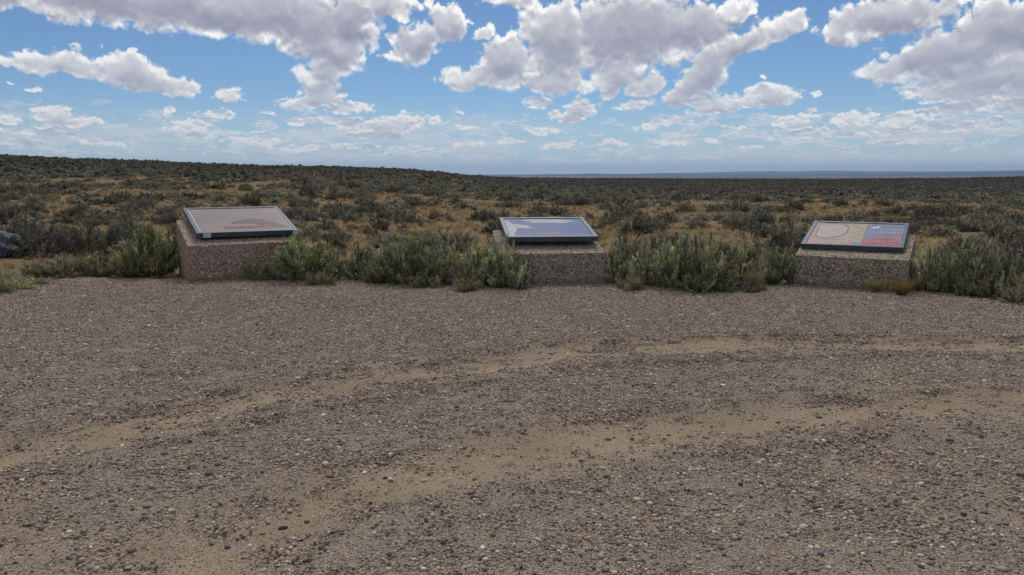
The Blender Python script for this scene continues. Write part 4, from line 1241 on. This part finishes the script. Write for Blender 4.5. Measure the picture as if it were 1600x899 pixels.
def art_left():
    m, t, b = mat('faded_brown_print')
    tc = t.new('ShaderNodeTexCoord'); O = tc.outputs['Object']
    n = t.noise(O, 2.2, 5, 0.55); n2 = t.noise(O, 22, 5, 0.7)
    c = t.ramp(n.outputs['Fac'], [(0.3, (0.105, 0.078, 0.076)), (0.5, (0.150, 0.106, 0.098)), (0.7, (0.205, 0.150, 0.130))])
    c = t.mix(t.rng(n2.outputs['Fac'], 0.5, 0.75, 0, 0.3), c, (0.32, 0.27, 0.25, 1))
    t.l.new(c, b.inputs['Base Color']); b.inputs['Roughness'].default_value = 0.55
    b.inputs['Coat Weight'].default_value = 0.10; b.inputs['Coat Roughness'].default_value = 0.22
    hill = flat_mat('faded_hill_print', (0.088, 0.064, 0.062), 0.55, 0.10, 0.35, 9, 0.2)
    red = flat_mat('faded_red_print', (0.33, 0.09, 0.09), 0.55, 0.10, 0.3, 20, 0.2)
    pink = flat_mat('faded_pink_print', (0.30, 0.16, 0.145), 0.55, 0.10, 0.3, 12, 0.2)
    blue = flat_mat('faded_lake_print', (0.16, 0.17, 0.22), 0.55, 0.10, 0.2, 12, 0.2)
    lite = flat_mat('faded_caption_print', (0.42, 0.37, 0.35), 0.55, 0.10, 0.2, 40, 0.2)
    tape = flat_mat('pale_tape', (0.62, 0.62, 0.62), 0.6, 0.0, 0.12, 30)
    strip = flat_mat('white_sealant', (0.60, 0.58, 0.58), 0.6, 0.0, 0.2, 30)
    def build(fr, pn, w, h, PW, PD, RW, TH):
        z = -0.010
        def U(u, v): return (-w / 2 + u * w, RW + 0.002 + v * h)
        bm = bmesh.new()
        # dark rounded hill with flanks
        top = [U(0.26 + 0.72 * s, 0.10 + 0.42 * math.sin(math.pi * s) ** 0.8 + 0.012 * math.sin(s * 31)) for s in np.linspace(0, 1, 40)]
        poly(bm, top, z + 0.0008, 0)
        poly(bm, [U(0.30 + 0.14 * (1 + math.cos(q)), 0.62 + 0.06 * math.sin(q)) for q in np.linspace(0, 6.28, 24)[:-1]], z + 0.0008, 3)
        poly(bm, [U(0.66 + 0.26 * s, 0.80 + 0.05 * math.sin(s * 9)) for s in np.linspace(0, 1, 16)] + [U(0.92, 0.72), U(0.66, 0.72)], z + 0.0008, 2)
        poly(bm, [U(0.14 + 0.6 * s, 0.20 + 0.10 * math.sin(math.pi * s) + 0.012 * math.sin(s * 40)) for s in np.linspace(0, 1, 34)], z + 0.0013, 2)
        poly(bm, [U(0.735 + 0.03 * math.cos(q), 0.12 + 0.04 * math.sin(q)) for q in np.linspace(0, 6.28, 12)[:-1]], z + 0.0018, 1)
        poly(bm, [U(0.735 + 0.014 * math.cos(q), 0.20 + 0.04 * math.sin(q)) for q in np.linspace(0, 6.28, 12)[:-1]], z + 0.0018, 1)
        for k in range(7): poly(bm, [U(0.04 + 0.012 * k, 0.90), U(0.048 + 0.012 * k, 0.90), U(0.048 + 0.012 * k, 0.95), U(0.04 + 0.012 * k, 0.95)], z + 0.0018, 4)
        for k in range(26):
            s = 0.14 + 0.030 * k
            poly(bm, [U(s, 0.955), U(s + 0.017, 0.955), U(s + 0.017, 0.968), U(s, 0.968)], z + 0.0018, 4)
        o = bm_obj('printed_picture', bm, [hill, red, pink, blue, lite], pn)
        for x0 in (-w / 2, w / 2 - 0.012):
            bm = bmesh.new(); add_box(bm, x0, x0 + 0.012, RW + 0.02, PD - RW - 0.02, z + 0.0005, z + 0.0035)
            bm_obj('sealant', bm, strip, pn)
        for x0, x1 in ((0.062, 0.135), (0.945, 0.999)):
            bm = bmesh.new(); add_box(bm, -PW / 2 + x0 * PW, -PW / 2 + x1 * PW, -0.004, -0.0005, -TH + 0.002, -0.004)
            bm_obj('tape', bm, tape, fr)
    return m, build


def art_middle():
    m, t, b = mat('blue_violet_print')
    tc = t.new('ShaderNodeTexCoord'); O = tc.outputs['Object']
    sp = t.new('ShaderNodeSeparateXYZ'); t.l.new(O, sp.inputs[0])
    n = t.noise(t.vmath('MULTIPLY', O, (1.0, 2.6, 1.0)), 2.0, 6, 0.6)
    c = t.ramp(n.outputs['Fac'], [(0.35, (0.070, 0.070, 0.150)), (0.52, (0.105, 0.10, 0.195)), (0.68, (0.15, 0.14, 0.23))])
    t.l.new(c, b.inputs['Base Color']); b.inputs['Roughness'].default_value = 0.3
    b.inputs['Coat Weight'].default_value = 0.6; b.inputs['Coat Roughness'].default_value = 0.03; b.inputs['Coat IOR'].default_value = 1.5
    cloud = flat_mat('painted_cloud_reflection', (0.46, 0.43, 0.42), 0.35, 0.6, 0.2, 9, 0.03)  # sky clouds mirrored in the panel, painted on as pale shapes
    rust = flat_mat('printed_rust_hills', (0.24, 0.12, 0.15), 0.35, 0.6, 0.3, 16, 0.03)
    teal = flat_mat('printed_teal_patch', (0.07, 0.17, 0.20), 0.35, 0.6, 0.2, 12, 0.03)
    def build(fr, pn, w, h, PW, PD, RW, TH):
        z = -0.010
        def U(u, v): return (-w / 2 + u * w, RW + 0.002 + v * h)
        rng = random.Random(3)
        def blobby(cx, cy, rx, ry, n=46, am=0.12, ph=0.0):
            return [U(min(0.995, max(0.005, cx + rx * math.cos(q) * (1 + am * math.sin(5 * q + ph) + am * 0.5 * math.sin(11 * q + ph * 2)))),
                      min(0.985, max(0.01, cy + ry * math.sin(q) * (1 + am * math.sin(5 * q + ph) + am * 0.5 * math.sin(9 * q + ph)))))
                    for q in np.linspace(0, 2 * math.pi, n)[:-1]]
        bm = bmesh.new()
        poly(bm, blobby(0.60, 0.84, 0.30, 0.105, ph=1.0), z + 0.0006, 0)
        poly(bm, blobby(0.44, 0.90, 0.22, 0.06, ph=2.2), z + 0.0010, 0)
        poly(bm, blobby(0.13, 0.56, 0.16, 0.10, ph=0.4), z + 0.0006, 0)
        poly(bm, [U(0.004, 0.96), U(0.05, 0.88), U(0.10, 0.66), U(0.13, 0.45), U(0.08, 0.22), U(0.05, 0.03), U(0.004, 0.02)], z + 0.0008, 0)
        poly(bm, blobby(0.24, 0.47, 0.10, 0.035, ph=2.4), z + 0.0012, 0)
        poly(bm, blobby(0.52, 0.14, 0.20, 0.075, ph=0.2), z + 0.0006, 1)
        poly(bm, blobby(0.92, 0.94, 0.05, 0.035, am=0.05), z + 0.0014, 2)
        bm_obj('printed_picture', bm, [cloud, rust, teal], pn)  # rust and teal print together with the painted cloud reflections
    return m, build


def art_right():
    m, t, b = mat('tan_map_print')
    tc = t.new('ShaderNodeTexCoord'); O = tc.outputs['Object']
    n = t.noise(O, 5.0, 6, 0.6); n2 = t.noise(O, 26, 4, 0.7); v = t.voro(O, 9.0, 'DISTANCE_TO_EDGE')
    c = t.ramp(n.outputs['Fac'], [(0.32, (0.30, 0.235, 0.11)), (0.5, (0.37, 0.29, 0.14)), (0.68, (0.38, 0.27, 0.18))])
    c = t.mix(t.rng(v.outputs['Distance'], 0.0, 0.03, 0.5, 0.0), c, (0.20, 0.13, 0.15, 1))
    c = t.mix(t.rng(n2.outputs['Fac'], 0.55, 0.72, 0, 0.35), c, (0.20, 0.19, 0.22, 1))
    t.l.new(c, b.inputs['Base Color']); b.inputs['Roughness'].default_value = 0.4
    b.inputs['Coat Weight'].default_value = 0.12; b.inputs['Coat Roughness'].default_value = 0.12
    def fm(nm, col, am=0.15, sc_=14): return flat_mat(nm, col, 0.5, 0.12, am, sc_, 0.12)
    mats = [fm('printed_pale_basin', (0.38, 0.32, 0.27), 0.12), fm('printed_mauve_line', (0.22, 0.115, 0.16)), fm('printed_teal_key', (0.05, 0.26, 0.27)),
            fm('printed_dusk_sky', (0.155, 0.165, 0.255), 0.12, 6), fm('printed_orange_cliffs', (0.36, 0.10, 0.075), 0.4, 18), fm('printed_magenta_ground', (0.30, 0.055, 0.11), 0.45, 22),
            fm('printed_white', (0.62, 0.64, 0.70), 0.05), fm('printed_red_rule', (0.30, 0.09, 0.09)), fm('printed_purple_ridge', (0.20, 0.07, 0.125), 0.4, 25), fm('printed_pink_margin', (0.42, 0.23, 0.20), 0.2)]
    def build(fr, pn, w, h, PW, PD, RW, TH):
        z = -0.010
        def U(u, v): return (-w / 2 + u * w, RW + 0.002 + v * h)
        split = 0.600
        bm = bmesh.new()
        poly(bm, [U(0.003, 0.005), U(split - 0.01, 0.005), U(split - 0.01, 0.16), U(0.42, 0.13), U(0.25, 0.15), U(0.10, 0.13), U(0.05, 0.40), U(0.04, 0.97), U(0.003, 0.97)], z + 0.0004, 9)
        out = [U(0.03, 0.94), U(0.20, 0.965), U(0.34, 0.94), U(0.40, 0.80), U(0.405, 0.62), U(0.395, 0.47), U(0.355, 0.36), U(0.28, 0.29), U(0.18, 0.24), U(0.09, 0.24), U(0.05, 0.34)]
        inn = [U(0.045, 0.91), U(0.20, 0.93), U(0.325, 0.91), U(0.38, 0.78), U(0.385, 0.62), U(0.375, 0.49), U(0.34, 0.395), U(0.27, 0.33), U(0.18, 0.285), U(0.10, 0.285), U(0.065, 0.37)]
        poly(bm, out, z + 0.0008, 1); poly(bm, inn, z + 0.0012, 0)
        for (a0, b0, a1, b1) in ((0.42, 0.90, 0.57, 0.72), (0.44, 0.55, 0.57, 0.62), (0.43, 0.30, 0.56, 0.44), (0.10, 0.18, 0.40, 0.21), (0.44, 0.18, 0.57, 0.26)):
            poly(bm, [U(a0, b0), U(a1, b1), U(a1, b1 + 0.012), U(a0, b0 + 0.012)], z + 0.0012, 1)
        for k in range(24): poly(bm, [U(0.09 + 0.0125 * k, 0.962), U(0.098 + 0.0125 * k, 0.962), U(0.098 + 0.0125 * k, 0.985), U(0.09 + 0.0125 * k, 0.985)], z + 0.0016, 1)
        poly(bm, [U(0.505, 0.05), U(0.585, 0.05), U(0.585, 0.125), U(0.505, 0.125)], z + 0.0012, 2)
        poly(bm, [U(0.535, 0.42), U(0.56, 0.42), U(0.56, 0.46), U(0.535, 0.46)], z + 0.0016, 3)
        poly(bm, [U(0.375, 0.50), U(0.385, 0.50), U(0.385, 0.53), U(0.375, 0.53)], z + 0.0016, 8)
        # right third: dusk sky over red cliffs
        poly(bm, [U(split, 0.005), U(0.997, 0.005), U(0.997, 0.995), U(split, 0.995)], z + 0.0008, 3)
        poly(bm, [U(split - 0.008, 0.005), U(split, 0.005), U(split, 0.995), U(split - 0.008, 0.995)], z + 0.0006, 7)
        cl = [U(split, 0.02), U(0.997, 0.02)] + [U(1 - (1 - split) * s, v) for s, v in ((0.01, 0.44), (0.12, 0.41), (0.2, 0.37), (0.3, 0.40), (0.42, 0.38), (0.55, 0.41), (0.68, 0.38), (0.75, 0.33), (0.88, 0.30), (0.995, 0.24))]
        poly(bm, cl, z + 0.0012, 4)
        poly(bm, [U(split + 0.10, 0.26)] + [U(split + 0.11 + 0.22 * s, 0.325 + 0.02 * math.sin(s * 23)) for s in np.linspace(0, 1, 18)] + [U(split + 0.36, 0.27), U(split + 0.22, 0.24)], z + 0.0016, 8)
        poly(bm, [U(split + 0.002, 0.012), U(0.995, 0.012), U(0.995, 0.18), U(split + 0.30, 0.20), U(split + 0.2, 0.15), U(split + 0.1, 0.17), U(split + 0.002, 0.13)], z + 0.0020, 5)
        bm_obj('printed_picture', bm, mats, pn)
        # running horse in white
        hp = [(0, 4.2), (1.2, 4.6), (2.2, 5.6), (3.2, 5.9), (5.6, 5.5), (7.0, 6.0), (8.2, 7.2), (9.2, 8.2), (9.6, 8.9), (9.9, 8.2), (11.2, 7.2), (11.4, 6.6), (10.6, 6.5), (9.6, 6.7), (9.0, 5.8), (8.6, 4.6), (9.8, 3.9), (10.9, 4.3), (11.4, 3.6), (10.8, 3.4), (9.6, 3.0), (8.2, 3.5), (8.0, 2.2), (8.8, 0.9), (8.4, 0.4), (7.2, 2.0), (7.0, 3.4), (5.0, 3.3), (3.8, 3.5), (3.9, 2.2), (4.8, 0.8), (4.3, 0.4), (3.0, 2.0), (2.8, 3.2), (1.6, 2.3), (0.6, 0.8), (0.1, 1.1), (0.9, 2.8), (1.8, 4.0), (0.9, 3.9), (-0.8, 3.2)]
        bm = bmesh.new()
        x0, y0 = U(split + 0.045, 0.73); s = 0.0105
        poly(bm, [(x0 + a * s, y0 + b_ * s * 1.9) for a, b_ in hp], z + 0.0024, 0)
        bmesh.ops.triangulate(bm, faces=bm.faces)
        bm_obj('horse_emblem', bm, mats[6], pn)
        x, y = U(split + 0.155, 0.715); text_mesh('POINTS', 0.068, 1.42, mats[6], pn, x, y, z + 0.0024)
        x, y = U(split + 0.035, 0.575); text_mesh('OF INTEREST', 0.066, 1.12, mats[6], pn, x, y, z + 0.0024)
    return m, build


def build_signs():
    sign('tilted sign on reddish concrete plinth, faded brown picture, pale tape on front edge', (-4.466, 10.92), -1, 29, 1.5, 1.2, 0.524, 0.82, AGG_RED,
         (-3.79, 11.47), 0.680, 29.8, 13.9, 1.42, 1.28, art_left(), 1.0)
    sign('middle tilted sign on grey speckled concrete plinth, glossy blue-violet panel with painted cloud reflections', (1.271, 10.728), 1, 5.9, 1.46, 1.12, 0.446, 0.69, AGG_GREY,
         (0.558, 10.913), 0.648, 5.9, 10.3, 1.27, 1.15, art_middle(), 2.0)
    sign('tilted sign on grey speckled concrete plinth with tan map, white horse and red cliffs', (5.034, 10.022), 1, -29.5, 1.4, 1.15, 0.4175, 0.665, AGG_GREY,
         (4.527, 10.614), 0.553, -29.0, 13.0, 1.27, 1.15, art_right(), 3.0)


# ------------------------------------------------------------------ haze
def build_haze():
    bm = bmesh.new(); add_box(bm, -62000, 62000, -62000, 62000, -64, 560)
    m = bpy.data.materials.new('thin_air_haze'); m.use_nodes = True
    t = NT(m.node_tree); t.n.clear()
    out = t.new('ShaderNodeOutputMaterial'); v = t.new('ShaderNodeVolumePrincipled')
    v.inputs['Color'].default_value = (0.50, 0.71, 1.0, 1); v.inputs['Density'].default_value = HAZE
    v.inputs['Anisotropy'].default_value = 0.45
    t.l.new(v.outputs[0], out.inputs['Volume'])
    bmesh.ops.recalc_face_normals(bm, faces=bm.faces)
    me = bpy.data.meshes.new('haze'); bm.to_mesh(me); bm.free(); me.materials.append(m)
    o = put(bpy.data.objects.new('haze', me)); tag(o, kind='stuff', label='thin blue distance haze over the whole plain')


HAZE = 2.1e-5
build_ground()
build_lot()
build_signs()
build_row()
build_grass_tufts()
bx, by = px_ground(-92, 412)
rock('boulder', (bx, by + 0.5, 0.26), (1.0, 0.62, 0.42), 4, [(0.014, 0.018, 0.024), (0.032, 0.042, 0.055), (0.075, 0.092, 0.115), (0.26, 0.30, 0.34)], 'big dark blue-grey boulder with pale lichen at the left edge, beside grey brush')
x, y = px_ground(62, 404)
rock('flat_rock', (x, y + 0.08, 0.03), (0.17, 0.12, 0.055), 5, [(0.10, 0.075, 0.055), (0.15, 0.115, 0.085), (0.20, 0.15, 0.115), (0.24, 0.2, 0.16)], 'flat brown rock lying right of the boulder under the dark shrub', 6)
x, y = px_ground(711, 446)
rock('pale_rock', (x, y, 0.06), (0.15, 0.09, 0.055), 9, [(0.15, 0.15, 0.13), (0.21, 0.205, 0.185), (0.26, 0.25, 0.22), (0.32, 0.31, 0.28)], 'angular grey stone half hidden at the foot of the middle thicket', 8)
build_gravel()
build_stones()
build_plain()
build_haze()
